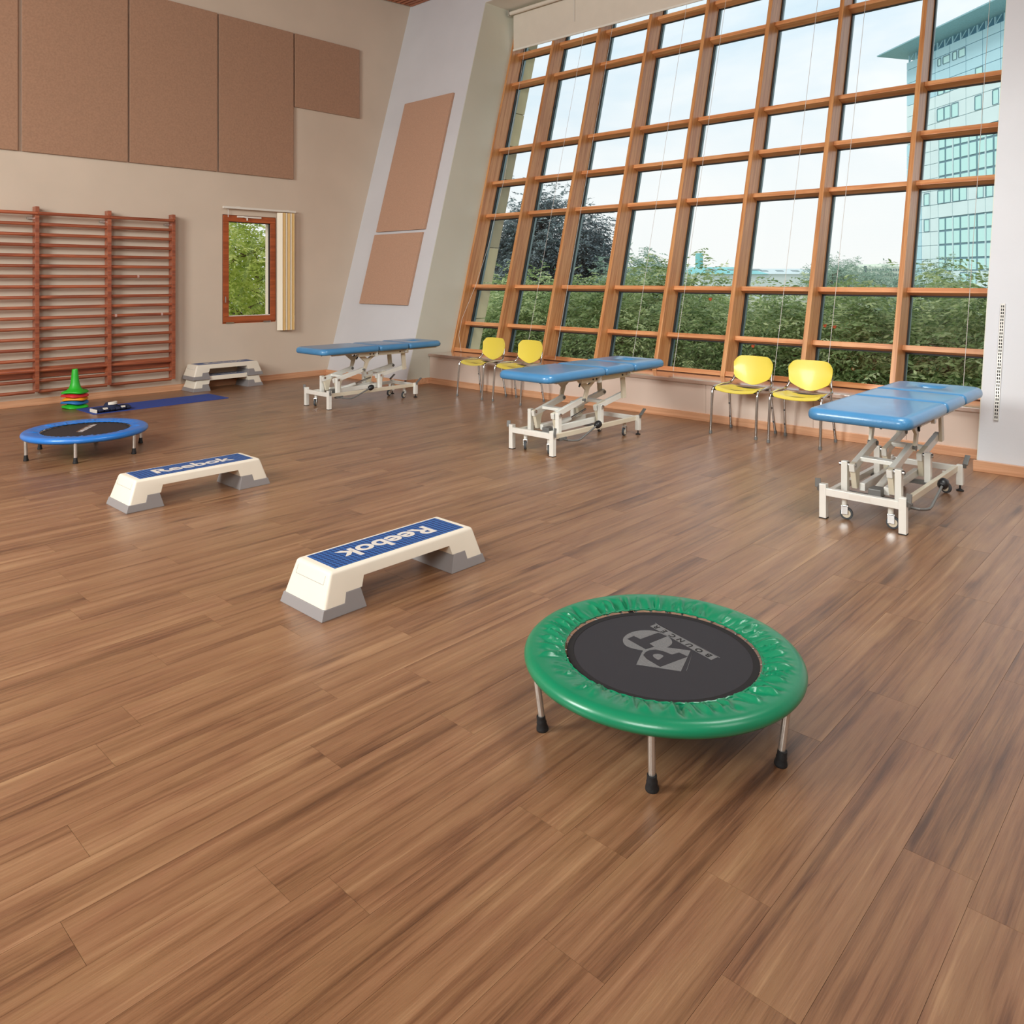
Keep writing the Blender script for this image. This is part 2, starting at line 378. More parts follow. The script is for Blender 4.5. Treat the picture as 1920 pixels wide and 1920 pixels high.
# floor: slab plus single planks
fl = MB().box(-4.2, 7.9, -5.2, 10.95, -.08, -.006).build('floor', 'subfloor'); tag(fl, kind='structure')
PW, PL, GAP = .1765, 1.22, .0009
def plank_mesh(name, specs):
    nv = 8 * len(specs); me = bpy.data.meshes.new(name)
    V = []; Fc = []; UV = []; T = []
    for (x0, x1, y0, y1, seed) in specs:
        o = len(V); rs = random.Random(seed); ou = rs.uniform(0, 60); ov = rs.uniform(0, 60); tone = rs.uniform(-1, 1)
        V += [(x0, y0, -.006), (x1, y0, -.006), (x1, y1, -.006), (x0, y1, -.006), (x0, y0, 0), (x1, y0, 0), (x1, y1, 0), (x0, y1, 0)]
        for f in ((4, 5, 6, 7), (0, 1, 5, 4), (1, 2, 6, 5), (2, 3, 7, 6), (3, 0, 4, 7)):
            Fc.append(tuple(o + i for i in f))
            for i in f:
                v = V[o + i]; UV += [v[0] - x0 + ou, v[1] - y0 + ov]
        T += [tone] * 8
    me.from_pydata(V, [], Fc); uvl = me.uv_layers.new(name='UVMap'); uvl.data.foreach_set('uv', UV)
    a = me.attributes.new('tone', 'FLOAT', 'POINT'); a.data.foreach_set('value', T)
    me.materials.append(M['plank_vinyl']); me.update(); return me
known = {0: 2.28, 1: 1.59, 2: 1.84, 3: 1.393, 5: 1.692, 6: 1.155, 10: .76, 12: .956}   # joint positions read off the floor
planks = []
k0 = int((-5.2 - .488) / PW) - 1
for k in range(k0, 60):
    y0 = .488 + k * PW; y1 = y0 + PW
    if y0 > 10.74 or y1 < -5.2: continue
    y1 = min(y1, 10.74)
    off = known.get(k, random.Random(1000 + k).uniform(0, PL))
    x = off - PL * 8
    while x < 7.62:
        a, b_ = max(x, -4.2), min(x + PL, 7.62 if YR < y0 < YL else 7.2)
        if b_ - a > .03: planks.append((a + GAP / 2, b_ - GAP / 2, y0 + GAP / 2, y1 - GAP / 2, hash((k, round(x, 2))) & 0xffff))
        x += PL
def vis_area(p):
    cx_, cy_ = (p[0] + p[1]) / 2, (p[2] + p[3]) / 2
    d = cx_ * UD + cy_ * UR; r = cx_ * UR - cy_ * UD
    if d < .7: return 0
    px = CX + F * r / d; py = HY + F * H / d
    if px < -350 or px > 2270 or py > 2500: return 0
    return (p[1] - p[0]) * (p[3] - p[2]) / d ** 3
planks.sort(key=vis_area, reverse=True)
near, rest = [p for p in planks[:296] if vis_area(p) > 0], []
rest = [p for p in planks if p not in near]
for p in near:
    me = plank_mesh('plank', [p]); o = bpy.data.objects.new('plank', me); COL.objects.link(o); o.parent = fl
o = bpy.data.objects.new('planks', plank_mesh('planks', rest)); COL.objects.link(o); o.parent = fl; o['kind'] = 'stuff'

# left wall with window opening
WX0, WX1, WZ0, WZ1 = 5.406, 6.268, .890, 2.478
wl = MB().box(-4.4, WX0, YW, YW + .32, -.1, 7.2).box(WX1, 9.6, YW, YW + .32, -.1, 7.2).box(WX0, WX1, YW, YW + .32, -.1, WZ0).box(WX0, WX1, YW, YW + .32, WZ1, 7.2)
wl = wl.build('wall_left', 'plaster_cream'); tag(wl, kind='structure')
tag(MB().box(-4.4, -4.2, -5.4, 11, -.1, 7.2).build('wall_back', 'plaster_cream'), kind='structure')
tag(MB().box(-4.4, 9.6, -5.4, -5.2, -.1, 7.2).build('wall_front', 'plaster_cream'), kind='structure')
# leaning right wall: two thick end blocks and the part above the recess
wr = MB()
def slab(mb, xa, xb, y0, y1, z0, z1):
    mb.hexa([(SX(xa, z0), y0, z0), (SX(xb, z0), y0, z0), (SX(xb, z0), y1, z0), (SX(xa, z0), y1, z0),
             (SX(xa, z1), y0, z1), (SX(xb, z1), y0, z1), (SX(xb, z1), y1, z1), (SX(xa, z1), y1, z1)])
slab(wr, X1, 8.30, YL, YW + .02, -.1, 7.0)
slab(wr, X1, 8.30, -5.3, YR, -.1, 7.0)
slab(wr, X1, 8.30, YR, YL, ZT, 7.0)
wr = wr.build('wall_right', 'plaster_white'); tag(wr, kind='structure')
# reveal linings and soffit
rv = MB(); slab(rv, X1 + .004, 8.24, YL - .006, YL, .0, ZT - .001); rv.build('reveal_lining', 'plaster_reveal', wr)
rv = MB(); slab(rv, X1 + .004, 8.24, YR, YR + .006, .0, ZT - .001); rv.build('reveal_lining', 'plaster_reveal', wr)
MB().box(SX(X1, ZT) + .004, SX(8.2, ZT), YR + .006, YL - .006, ZT - .006, ZT).build('soffit_board', 'soffit_white', wr)
# stone cladding outside the glass beside the first bay
zc = -3.0; i = 0
while zc < 7:
    h = .56; sb = MB(); slab(sb, 8.30, 8.52, YL - .02, YL + .6, zc + .006, zc + h - .006)
    sb.build('cladding_stone', ('stone_clad', 'stone_clad_dark')[(i * 7 // 3) % 2], wr); zc += h; i += 1
# ceiling with timber slats
cl = MB().hexa([(-4.4, -5.4, ceil_z(-4.4) + .12), (9.2, -5.4, ceil_z(9.2) + .12), (9.2, 11, ceil_z(9.2) + .12), (-4.4, 11, ceil_z(-4.4) + .12),
                (-4.4, -5.4, ceil_z(-4.4) + .3), (9.2, -5.4, ceil_z(9.2) + .3), (9.2, 11, ceil_z(9.2) + .3), (-4.4, 11, ceil_z(-4.4) + .3)]).build('ceiling', 'subfloor')
tag(cl, kind='structure')
sl = None; x = 8.86
while x > -4.1:
    if sl is None:
        sl = MB().box(-8.0, 8.0, -.034, .034, 0, .08).build('slat', 'slat_wood', cl)
        sl.rotation_euler = (0, 0, R(90)); sl.location = (x, 2.7, ceil_z(x))
    else: inst(sl, (x, 2.7, ceil_z(x)), cl, (0, 0, R(90)))
    x -= .098
# baseboards
tag(MB().box(-4.2, 7.16, YW - .018, YW, 0, .085).build('baseboard_left', 'skirting_wood', bevel=.003), kind='structure')
bb = MB(); bb.box(X1 - .018, X1 + .012, YL - .02, YW - .018, 0, .085); bb.box(X1 - .018, XB - .018, YL - .02, YL - .001, 0, .085)
tag(bb.build('baseboard_right', 'skirting_wood_y', bevel=.003), kind='structure')
bb = MB(); bb.box(X1 - .03, X1 + .012, -5.2, YR + .02, 0, .085)
tag(bb.build('baseboard_front', 'skirting_wood_y', bevel=.003), kind='structure')

# boxed window bench
bn = empty('window_bench', (XB, 5.15, 0)); tag(bn, 'long beige boxed-in bench with laminate sill running under the tall leaning window', 'bench')
seams = [YL - .008, 7.25, 5.66, 4.22, 3.05, 2.20, YR + .008]
for a, b_ in zip(seams[1:], seams[:-1]):
    MB().box(0, .018, a + .0015 - 5.15, b_ - .0015 - 5.15, .0, ZS).build('front_panel', 'bench_laminate', bn, bevel=.001)
MB().box(.03, .60, YR + .01 - 5.15, YL - .01 - 5.15, .0, ZS - .001).build('carcass', 'bench_laminate', bn)
MB().box(-.03, .58, YR + .008 - 5.15, YL - .008 - 5.15, ZS, ZS + .04).build('sill_board', 'sill_laminate', bn, bevel=.006)
MB().box(-.018, 0, YR + .008 - 5.15, YL - .02 - 5.15, 0, .085).build('skirting', 'skirting_wood_y', bn, bevel=.003)

# ---------------------------------------------------------------- window_1 (the leaning glazed wall)
w1 = empty('window_1', (0, 0, 0)); tag(w1, kind='structure')
TILT = math.atan(K); ca, sa = math.cos(TILT), math.sin(TILT)
def WP(x0, y, z, depth=0.0, along=0.0):
    """point on the leaning plane x0 at height z, pushed depth outwards (normal) and along the slope"""
    return Vector((SX(x0, z) + depth * ca + along * sa, y, z - depth * sa + along * ca))
Ys = [8.715 - .897 * k for k in range(9)]
MD = .275                                   # mullion depth along the normal
zb, zt = ZS + .04, ZT - .006
Lm = (zt - zb) / ca
MWD = .05
for k, y in enumerate(Ys):
    y0, y1 = y, y + MWD
    if k == 0: y1 = YL - .006
    if k == 8: y0, y1 = YR + .006, Ys[8] + MWD
    me = MB(); a = [WP(XF, 0, zb), WP(XF, 0, zt), Vector((SX(8.22, zt), 0, zt)), Vector((SX(8.22, zb), 0, zb))]
    # built lying along local X so the grain follows the post
    loc = WP(XF, 0, zb); c = MB()
    rot = Matrix(((sa, 0, -ca), (0, 1, 0), (ca, 0, sa)))     # columns: local x = up the slope, y, z = inward normal
    inv = rot.inverted()
    poly = [inv @ (p - loc) for p in a]
    c.prism([(p.x, y0, p.z) for p in poly], (0, y1 - y0, 0))
    o = c.build('mullion', 'frame_wood_side', w1, bevel=.003); o.matrix_parent_inverse = Matrix(); o.location = loc; o.rotation_euler = rot.to_euler()
    # dark gasket strip and outer metal cap against the glass
    g = MB(); slab(g, 8.19, 8.222, y0 - .012, y1 + .012, zb, zt); g.build('gasket', 'gasket', w1)
    g = MB(); slab(g, 8.245, 8.285, y0 - .004, y1 + .004, zb, zt + .03); g.build('cap_strip', 'aluminium_trim', w1)
rows = [.89, 1.458, 2.565, 3.10, 3.645, 4.755, 5.27]
trs = []
def transom(z, th, wd, name='transom', X0=8.07, m='frame_wood'):
    base = None
    for k in range(8):
        ya, yb = (Ys[k + 1] + MWD), Ys[k]
        if k == 0: yb = Ys[0]
        ln = yb - ya
        c = MB().box(0, ln, -th, 0, 0, wd)       # local x = world y ; local y = up slope ; local z = outward
        o = c.build(name, m, w1, bevel=.003)
        rot = Matrix(((0, sa, ca), (1, 0, 0), (0, ca, -sa)))
        o.location = WP(X0, ya, z); o.rotation_euler = rot.to_euler()
for z in rows: transom(z, .052, .145)
transom(zb + .062, .055, .22, 'bottom_rail', XF + .02)
transom(zt - .02, .05, .145, 'head_rail')
for z in rows:                                   # black glazing gasket under each transom
    g = MB(); slab(g, 8.195, 8.222, YR + .01, YL - .01, z - .098, z - .045); g.build('gasket', 'gasket', w1)
# panes
edges = [zb + .02] + [z - .045 for z in rows] + [zt + .02]
for k in range(8):
    ya, yb = Ys[k + 1] + .02, Ys[k] + .03
    for a, b_ in zip(edges[:-1], edges[1:]):
        g = MB(); slab(g, 8.224, 8.238, ya + .004, yb - .004, a + .003, b_ - .003); g.build('pane', 'window_glass', w1)

# ---------------------------------------------------------------- window_2 (small red-framed casement)
w2 = empty('window_2', (0, 0, 0)); tag(w2, kind='structure')
yo = YW + .02
fr = MB(); t = .035
fr.box(WX0, WX1, yo, yo + .07, WZ1 - t, WZ1).box(WX0, WX1, yo, yo + .07, WZ0, WZ0 + t).box(WX0, WX0 + t, yo, yo + .07, WZ0 + t, WZ1 - t).box(WX1 - t, WX1, yo, yo + .07, WZ0 + t, WZ1 - t)
fr.build('frame', 'window_red_wood', w2, bevel=.002)
x0, x1, z0, z1 = WX0 + .012, WX1 - .012, WZ0 + .02, WZ1 - .012; t = .085
for nm, bx in (('sash_rail', (x0, x1, z1 - t, z1)), ('sash_rail', (x0, x1, z0, z0 + t)), ('sash_stile', (x0, x0 + t, z0 + t, z1 - t)), ('sash_stile', (x1 - t, x1, z0 + t, z1 - t))):
    MB().box(bx[0], bx[1], yo - .025, yo + .05, bx[2], bx[3]).build(nm, 'window_red_wood', w2, bevel=.006)
g = MB().box(x0 + t - .004, x1 - t + .004, yo + .018, yo + .03, z0 + t - .004, z1 - t + .004).build('pane', 'window_glass', w2)
gs = MB(); a, b_, c, d = x0 + t, x1 - t, z0 + t, z1 - t
gs.box(a, b_, yo - .004, yo + .018, d - .012, d).box(b_ - .014, b_, yo - .004, yo + .018, c, d).build('gasket', 'gasket', w2)
MB().box(a, b_, yo - .006, yo + .018, c, c + .012).build('glazing_bead', 'white_plastic', w2)
op = MB().box(WX0 + .22, WX0 + .60, yo - .05, yo - .026, WZ1 - .035, WZ1 - .01).tube([(WX0 + .30, yo - .06, WZ1 - .02), (WX0 + .36, yo - .07, WZ1 - .04), (WX0 + .36, yo - .07, WZ1 - .075)], .012, 8)
op.build('window_opener', 'white_plastic', w2, bevel=.002)
MB().box(WX0 + .05, WX0 + .17, yo - .034, yo - .02, WZ0 + .002, WZ0 + .022).build('hinge', 'chrome', w2, bevel=.002)
MB().box(WX1 - .22, WX1 - .10, yo - .034, yo - .02, WZ0 + .002, WZ0 + .022).build('hinge', 'chrome', w2, bevel=.002)
MB().tube([(WX0 + .03, yo - .03, 1.28), (WX0 + .03, yo - .055, 1.28), (WX0 + .03, yo - .055, 1.20)], .008, 8).build('handle', 'chrome', w2, smooth=True)

# ---------------------------------------------------------------- felt panels
def felt(label, x0, x1, z0, z1):
    o = MB().box(x0, x1, YW - .045, YW - .002, z0, z1).build('acoustic_panel', 'felt', bevel=.004)
    tag(o, label, 'acoustic panel', 'brown felt acoustic panels high on the cream wall')
felt('tall brown felt acoustic panel at the far left edge, mostly out of frame', 1.60, 2.81, 3.085, 5.355)
felt('tall brown felt acoustic panel directly above the left half of the wall bars', 2.856, 4.075, 3.085, 5.355)
felt('tall brown felt acoustic panel mid-row, above the right end of the wall bars', 4.103, 5.305, 3.085, 5.355)
felt('tall brown felt acoustic panel above the small casement window', 5.342, 6.54, 3.085, 5.355)
felt('short square brown felt acoustic panel ending the row on the right', 6.570, 7.78, 4.215, 5.355)
def felt2(label, y0, y1, z0, z1):
    c = MB(); slab(c, X1 - .045, X1 - .002, y0, y1, z0, z1); o = c.build('acoustic_panel', 'felt_light', bevel=.004)
    tag(o, label, 'acoustic panel', 'light brown felt panels on the white leaning wall')
felt2('long light brown felt panel, upper of the two on the white leaning wall', 9.03, 10.22, 2.30, 4.475)
felt2('shorter light brown felt panel, lower of the two on the white leaning wall', 9.06, 10.24, 1.15, 2.255)

# ---------------------------------------------------------------- wall bars
wb = empty('wall_bars', (3.4, YW, 0)); tag(wb, 'reddish-brown wooden gymnastics wall bars fixed to the cream wall', 'wall bars')
def loc_(x): return x - 3.4
UPX = [2.17, 2.99, 3.815, 4.64]
for x in UPX:
    MB().box(loc_(x) - .022, loc_(x) + .022, -.145, -.03, .18, 2.42).build('upright', 'wall_bar_wood', wb, bevel=.004)
zs18 = [2.335 - .1268 * i for i in range(18)]
for xa, xb_ in zip(UPX[:-1], UPX[1:]):
    for i, z in enumerate(zs18):
        yy = -.105 if i else -.15
        c = MB(); n = 14
        c.rings([[(xx, yy + .017 * math.cos(2 * math.pi * k / n), z + .021 * math.sin(2 * math.pi * k / n)) for k in range(n)] for xx in (loc_(xa) + (.02 if i else -.0), loc_(xb_) - (.02 if i else .002))])
        c.build('bar', 'wall_bar_wood', wb, smooth=True)
    MB().box(loc_(xa) + .01, loc_(xb_) - .01, -.03, -.004, .34, .47).build('backing_board', 'wall_bar_wood', wb, bevel=.002)
for x in UPX:
    for z in (.42, 2.27):
        MB().box(loc_(x) - .08, loc_(x) - .02, -.04, 0, z, z + .025).build('bracket', 'steel', wb, bevel=.002)
for x, z in ((4.18, zs18[6]), (3.90, zs18[10]), (4.49, zs18[10])):
    MB().cyl((loc_(x) - .012, -.105, z), (loc_(x) + .012, -.105, z), .0215, 14).build('tape', 'tape_mark', wb, smooth=True)

# ---------------------------------------------------------------- vertical blind of the small window
vb = empty('vertical_blind', (5.97, YW, 2.58)); tag(vb, 'ochre and cream vertical blind drawn to the right of the small window', 'blind')
MB().box(-.59, .59, -.085, -.05, -.018, .012).build('head_rail', 'white_plastic', vb, bevel=.003)
MB().box(-.36, -.32, -.06, 0, -.008, .02).build('bracket', 'white_plastic', vb); MB().box(.44, .48, -.06, 0, -.008, .02).build('bracket', 'white_plastic', vb)
for i in range(9):
    xx = .32 + .205 * i / 8
    o = MB().box(-.044, .044, -.0012, .0012, -1.82, -.03).build('blind_slat', 'blind_slat_b' if i in (0, 3, 6) else 'blind_slat_a', vb)
    o.location = (xx, -.068, 0); o.rotation_euler = (0, 0, R(-52 + 10 * math.sin(i * 2.1)))
MB().tube([(.57, -.07, -.02), (.572, -.07, -1.2), (.566, -.07, -1.62)], .0025, 6).build('cord', 'cord_white', vb)
MB().cyl((.566, -.07, -1.60), (.566, -.07, -1.70), .011, 8, .008).build('cord_weight', 'white_plastic', vb)
MB().box(-.5, -.49, -.04, -.036, -.14, -.02).build('cord', 'cord_white', vb)

# ---------------------------------------------------------------- roller blind and cords
rb = empty('roller_blind', (9.33, 6.94, 5.88)); tag(rb, 'cream roller blind pulled a little way down over the top of the tall window', 'blind')
MB().cyl((-.03, -1.80, -.01), (-.03, 1.745, -.01), .032, 24).build('roller', 'blind_fabric', rb, smooth=True)
MB().box(-.07, .01, 1.75, 1.775, -.055, .04).build('bracket', 'steel', rb, bevel=.004)
MB().box(.028, .030, -1.78, 1.73, -.585, 0).build('fabric', 'blind_fabric', rb)
MB().box(.018, .040, -1.79, 1.74, -.615, -.583).build('bottom_bar', 'white_plastic', rb, bevel=.006)
MB().cyl((.0, .45, -.05), (.0, .45, -.42), .0035, 6).build('pull_cord', 'cord_white', rb)
bays = ['first', 'second', 'third', 'fourth', 'fifth', 'sixth', 'seventh', 'eighth']
for nm, y in zip(bays[1:], (7.21, 6.68, 5.46, 4.87, 3.64, 3.08, 1.84)):
    a = Vector((SX(7.90, 5.90), y, 5.90)); b_ = Vector((SX(7.90, .455), y, .455))
    o = MB().tube([a, (a + b_) / 2, b_], .0026, 6).build('blind_cord', 'cord_white'); tag(o, f'thin taut white guide cord crossing the {nm} window bay from the left', 'cord', 'blind cords along the tall window')
pts = [(9.33, 8.40, 5.25), (9.24, 8.38, 4.9), (8.76, 8.30, 3.13), (8.46, 8.38, 2.0), (8.28, 8.45, 1.45), (8.10, 8.56, .95), (8.03, 8.56, .7), (8.02, 8.50, .455)]
o = MB().tube(pts, .0026, 6).build('blind_cord', 'cord_white'); tag(o, 'slack white cord bowing beside the first window bay from the left', 'cord', 'blind cords along the tall window')

# slotted shelf rail on the white wall at the right
rs = empty('slotted_rail', (SX(X1, .87), 1.425, .87)); tag(rs, 'slotted white metal shelf rail screwed to the leaning white wall at the right edge', 'rail')
rot = Matrix(((0, sa, -ca), (-1, 0, 0), (0, ca, sa))); rs.rotation_euler = rot.to_euler()   # local y up slope, z into the room
ln = .485
c = MB().box(-.017, .017, -ln, ln, .0, .014)
c.build('channel', 'rail_paint', rs, bevel=.001)
c = MB(); k = -ln + .015
while k < ln - .02:
    for xx in (-.0105, .0030): c.box(xx, xx + .0075, k, k + .019, .0139, .0146)
    k += .0288
o = c.build('slots', 'slot_dark', rs); o['kind'] = 'stuff'

# ================================================================ EQUIPMENT
def smoothstep(a, b, t): t = max(0, min(1, (t - a) / (b - a))); return t * t * (3 - 2 * t)
def trampoline(loc, rz, vinyl, mesh_m, ro, ri, ztop, seed, wrinkle, label):
    t = empty('mini_trampoline', loc, rz); tag(t, label, 'trampoline', 'round exercise trampolines')
    # padded cover
    SEG = 420; rs = random.Random(seed)
    wr_ = [(rs.uniform(0, 2 * math.pi), rs.uniform(.008, .023), rs.uniform(.4, 1.0) * (1 if rs.random() < .75 else -1), rs.uniform(.45, 1.0), rs.uniform(-.12, .12)) for _ in range(130)]
    prof = []
    for i in range(27):                      # from inner elastic, over the top, round the outer edge and under
        u = i / 26
        if u < .5: q = u / .5; r = ri + (ro - .035 - ri) * q; z = ztop - .012 + .014 * math.sin(q * math.pi * .62)
        else:
            q = (u - .5) / .5; a = q * math.pi * 1.02; r = ro - .035 + .035 * math.sin(a); z = ztop - .0265 + .028 * math.cos(a) + (.0)
            if q > .98: r = ro - .05
        prof.append((r, z, u))
    rg = []
    for (r, z, u) in prof:
        ring = []
        for k in range(SEG):
            th = 2 * math.pi * k / SEG; dz = 0; dr = 0
            if wrinkle and u < .62:
                fall = (1 - smoothstep(.22, .56, u)) * (.22 + .78 * smoothstep(0, .16, u))
                for (t0, wdt, am, reach, skew) in wr_:
                    q = u / .5
                    if q > reach + .25: continue
                    d = (th - t0 - skew * q + math.pi) % (2 * math.pi) - math.pi
                    if abs(d) < .12: dz += am * math.exp(-(d / (wdt * (.5 + q))) ** 2) * .0165 * fall * (1 - smoothstep(reach - .2, reach + .25, q))
                if wrinkle > .9 or True:
                    q = u / .5; md = .45 + .35 * math.sin(th * 3 + seed) * math.sin(th * 7 + 2) + .25 * math.sin(th * 11 + 1)
                    f2 = (1 - smoothstep(.25 + .25 * md, .62 + .38 * md, q)) * (.3 + .7 * smoothstep(0, .25, q))
                    h1 = 1 - abs(math.sin(th * 24 + 1.1 * math.sin(th * 5) + .35 * q)) * 2; h2 = 1 - abs(math.sin(th * 37 + 1.9 * math.sin(th * 4 + 1) - .3 * q)) * 2
                    dz += (h1 * .0042 + h2 * .0030) * f2 * (.5 + .6 * md)
                if u < .04: dz += .0016 * math.sin(th * 105) + .0012 * math.sin(th * 61 + 1); dr = .003 * math.sin(th * 38) + .002 * math.sin(th * 97)
                dz = .013 * math.tanh(dz * wrinkle / .013)
            elif u > .9: dz = 0
            ring.append(((r + dr) * math.cos(th), (r + dr) * math.sin(th), z + dz))
        rg.append(ring)
    c = MB(); c.rings(rg, False, False, False)
    pad = c.build('pad_cover', vinyl, t, smooth=True, angle=80)
    # elastic hem
    n = 168; hem = MB(); hem.tube([((ri + .001 * math.sin(k * 2.3)) * math.cos(2 * math.pi * k / n), (ri + .001 * math.sin(k * 2.3)) * math.sin(2 * math.pi * k / n), ztop - .013 + .0015 * math.sin(k * 1.9)) for k in range(n + 1)], .0035, 6, False)
    hem.build('elastic_hem', vinyl, pad, smooth=True)
    # frame ring
    fr = MB(); n = 72; rf = ro - .03
    fr.tube([(rf * math.cos(2 * math.pi * k / n), rf * math.sin(2 * math.pi * k / n), ztop - .03) for k in range(n + 1)], .0125, 10, False)
    fr.build('frame_ring', 'steel', t, smooth=True)
    rm = ri - .012; zm = ztop - .022
    MB().lathe([(rm, -.001), (rm, .001)], (0, 0, zm), 96).build('jump_mat', mesh_m, t)
    e = MB(); n = 96; e.rings([[((rm - a) * math.cos(2 * math.pi * k / n), (rm - a) * math.sin(2 * math.pi * k / n), zm + b_) for k in range(n)] for a, b_ in ((.022, .0012), (.021, .0026), (-.001, .0026), (-.002, .0008))], False, False, False)
    e.build('mat_border', 'webbing', t)
    # springs in V pairs
    for k in range(36):
        a = 2 * math.pi * k / 36; c = MB(); p0 = Vector((rm * math.cos(a), rm * math.sin(a), zm))
        a2 = a + .03; p1 = Vector((rf * math.cos(a2), rf * math.sin(a2), ztop - .028))
        c.tube([p0, p0.lerp(p1, .15), p0.lerp(p1, .85), p1], [.002, .005, .005, .002], 6)
        c.build('spring', 'steel', t)
    # six legs with rubber feet
    for k in range(6):
        a = R(60 * k); ux, uy = math.cos(a), math.sin(a)
        top = Vector((ux * (ro - .022), uy * (ro - .022), ztop - .035)); bot = Vector((ux * (ro - (.045 if wrinkle > .9 else .026)), uy * (ro - (.045 if wrinkle > .9 else .026)), .02))
        c = MB().tube([top, bot], .0115 if wrinkle > .9 else .0135, 14); lg = c.build('leg', 'steel', t, smooth=True)
        d = (bot - top).normalized(); c = MB()
        p = bot.copy(); pr = [(.0, .019), (.004, .021), (.010, .0205), (.024, .0165), (.028, .0175), (.034, .0155), (.050, .0150), (.0505, .0115)]
        c.tube([Vector((p.x, p.y, 0)) - Vector((d.x, d.y, 0)) * zz + Vector((0, 0, zz)) for zz, rr in pr], [rr for zz, rr in pr], 20)
        c.build('rubber_foot', 'black_rubber', lg, smooth=True)
    return t, zm
gx, gy, gz = 2.412, 1.512, .228
# green trampoline
tg, zm = trampoline((gx, gy, 0), R(30), 'green_vinyl', 'mat_mesh', .492, .348, gz, 3, 1.0,
                    'green-padded mini trampoline with black mat, nearest to the camera')
tg.rotation_euler.z = 0
# leg directions: feet measured at 30 degree offsets -> rotate everything by 150
tg.rotation_euler.z = R(28.5)
Minv = (Matrix.Translation((gx, gy, 0)) @ Matrix.Rotation(R(28.5), 4, 'Z')).inverted()
def decal(name, polys, material, parent, inv, z, th=.0006):
    c = MB()
    for p in polys: c.prism([inv @ Vector((x, y, z)) for x, y in p], (0, 0, th))
    return c.build(name, material, parent)
zz = zm + .0012
def circ_pts(ps, n=40):
    """smooth closed curve through points"""
    out = []; m_ = len(ps)
    for i in range(m_):
        p0, p1, p2, p3 = [Vector(ps[(i + j - 1) % m_]) for j in range(4)]
        for q in range(n // m_ + 1):
            t = q / (n // m_ + 1)
            out.append(tuple(.5 * ((2 * p1) + (-p0 + p2) * t + (2 * p0 - 5 * p1 + 4 * p2 - p3) * t * t + (-p0 + 3 * p1 - 3 * p2 + p3) * t ** 3)))
    return out
decal('printed_emblem', [[(2.567, 1.66), (2.604, 1.652), (2.523, 1.348), (2.486, 1.355)],
                         [(2.36, 1.562), (2.279, 1.53), (2.344, 1.392), (2.498, 1.444), (2.428, 1.585)]], 'mat_print', tg, Minv, zz)
decal('printed_emblem', [circ_pts([(2.368, 1.626), (2.395, 1.667), (2.440, 1.684), (2.490, 1.678), (2.528, 1.650), (2.546, 1.612), (2.538, 1.560), (2.500, 1.522), (2.440, 1.524), (2.388, 1.560)])], 'mat_print', tg, Minv, zz + .0001, .0004)
decal('printed_monogram', [[(2.454, 1.658), (2.449, 1.626), (2.540, 1.606), (2.538, 1.566), (2.443, 1.583), (2.433, 1.556), (2.396, 1.568), (2.418, 1.663)]], 'mat_mesh', tg, Minv, zz + .0006)
decal('printed_monogram', [[(2.378, 1.556), (2.400, 1.553), (2.418, 1.540), (2.426, 1.512), (2.425, 1.477), (2.456, 1.466), (2.451, 1.428), (2.321, 1.460), (2.337, 1.525), (2.353, 1.550)]], 'mat_mesh', tg, Minv, zz + .0006)
decal('printed_monogram', [circ_pts([(2.380, 1.525), (2.395, 1.516), (2.398, 1.502), (2.394, 1.492), (2.376, 1.490), (2.359, 1.491), (2.362, 1.508), (2.368, 1.518)], 24)], 'mat_print', tg, Minv, zz + .0012, .0003)
decal('printed_outline', [[(2.496, 1.433), (2.4985, 1.434), (2.3625, 1.380), (2.360, 1.381)], [(2.520, 1.341), (2.5225, 1.3405), (2.606, 1.660), (2.6035, 1.661)]], 'mat_print', tg, Minv, zz)
ang = math.atan2(.965, .26)
for ch, (x, y) in zip('BOUNCER', ((2.506, 1.378), (2.516, 1.422), (2.527, 1.467), (2.540, 1.511), (2.551, 1.553), (2.562, 1.595), (2.573, 1.636))):
    p = Minv @ Vector((x + .004, y - .0, zz + .0012))
    text_obj('printed_letter', ch, .034, 'webbing', tg, p, (0, 0, ang - R(28.5)), .0003, .0006, 1.05)
# seam in the mat
decal('mat_seam', [[(2.62, 1.80), (2.64, 1.79), (2.53, 1.62), (2.52, 1.63)]], 'webbing', tg, Minv, zz - .0008, .0004)

bx, by = 2.515, 7.545
tb, zmb = trampoline((bx, by, 0), R(0), 'blue_pad_vinyl', 'mat_mesh_brown', .505, .362, .215, 9, .32,
                     'blue-padded mini trampoline with black mat, in front of the wall bars')
tb.rotation_euler.z = R(2)
# the wordmark is too worn and foreshortened to read: a run of small slanted strokes
a_ = R(51.8 - 2.0); ux_, uy_ = math.cos(a_), math.sin(a_); x0_, y0_ = -.0605, -.070
c = MB(); rq = random.Random(12); q = 0
def stroke(u0, v0, u1, v1, wd):
    p0 = Vector((x0_ + ux_ * u0 - uy_ * v0, y0_ + uy_ * u0 + ux_ * v0, zmb + .0016)); p1 = Vector((x0_ + ux_ * u1 - uy_ * v1, y0_ + uy_ * u1 + ux_ * v1, zmb + .0016))
    c.bar(p0, p1, wd, .0006)
while q < .35:
    w_ = rq.uniform(.022, .032); k = rq.random(); h_ = .036 if k < .7 else .05
    stroke(q, 0, q + .006, h_, .0075)
    if k < .35: stroke(q + w_ - .010, 0, q + w_ - .004, .034, .0075)
    if k > .2: stroke(q + .004, .032, q + w_ - .006, .032, .007)
    if k > .5: stroke(q, .004, q + w_ - .008, .004, .007)
    q += w_
c.build('printed_lettering', 'mat_print_white', tb)
p0 = Vector((-.092, -.035, zmb + .0015)); p1 = Vector((.117, .223, zmb + .0015))
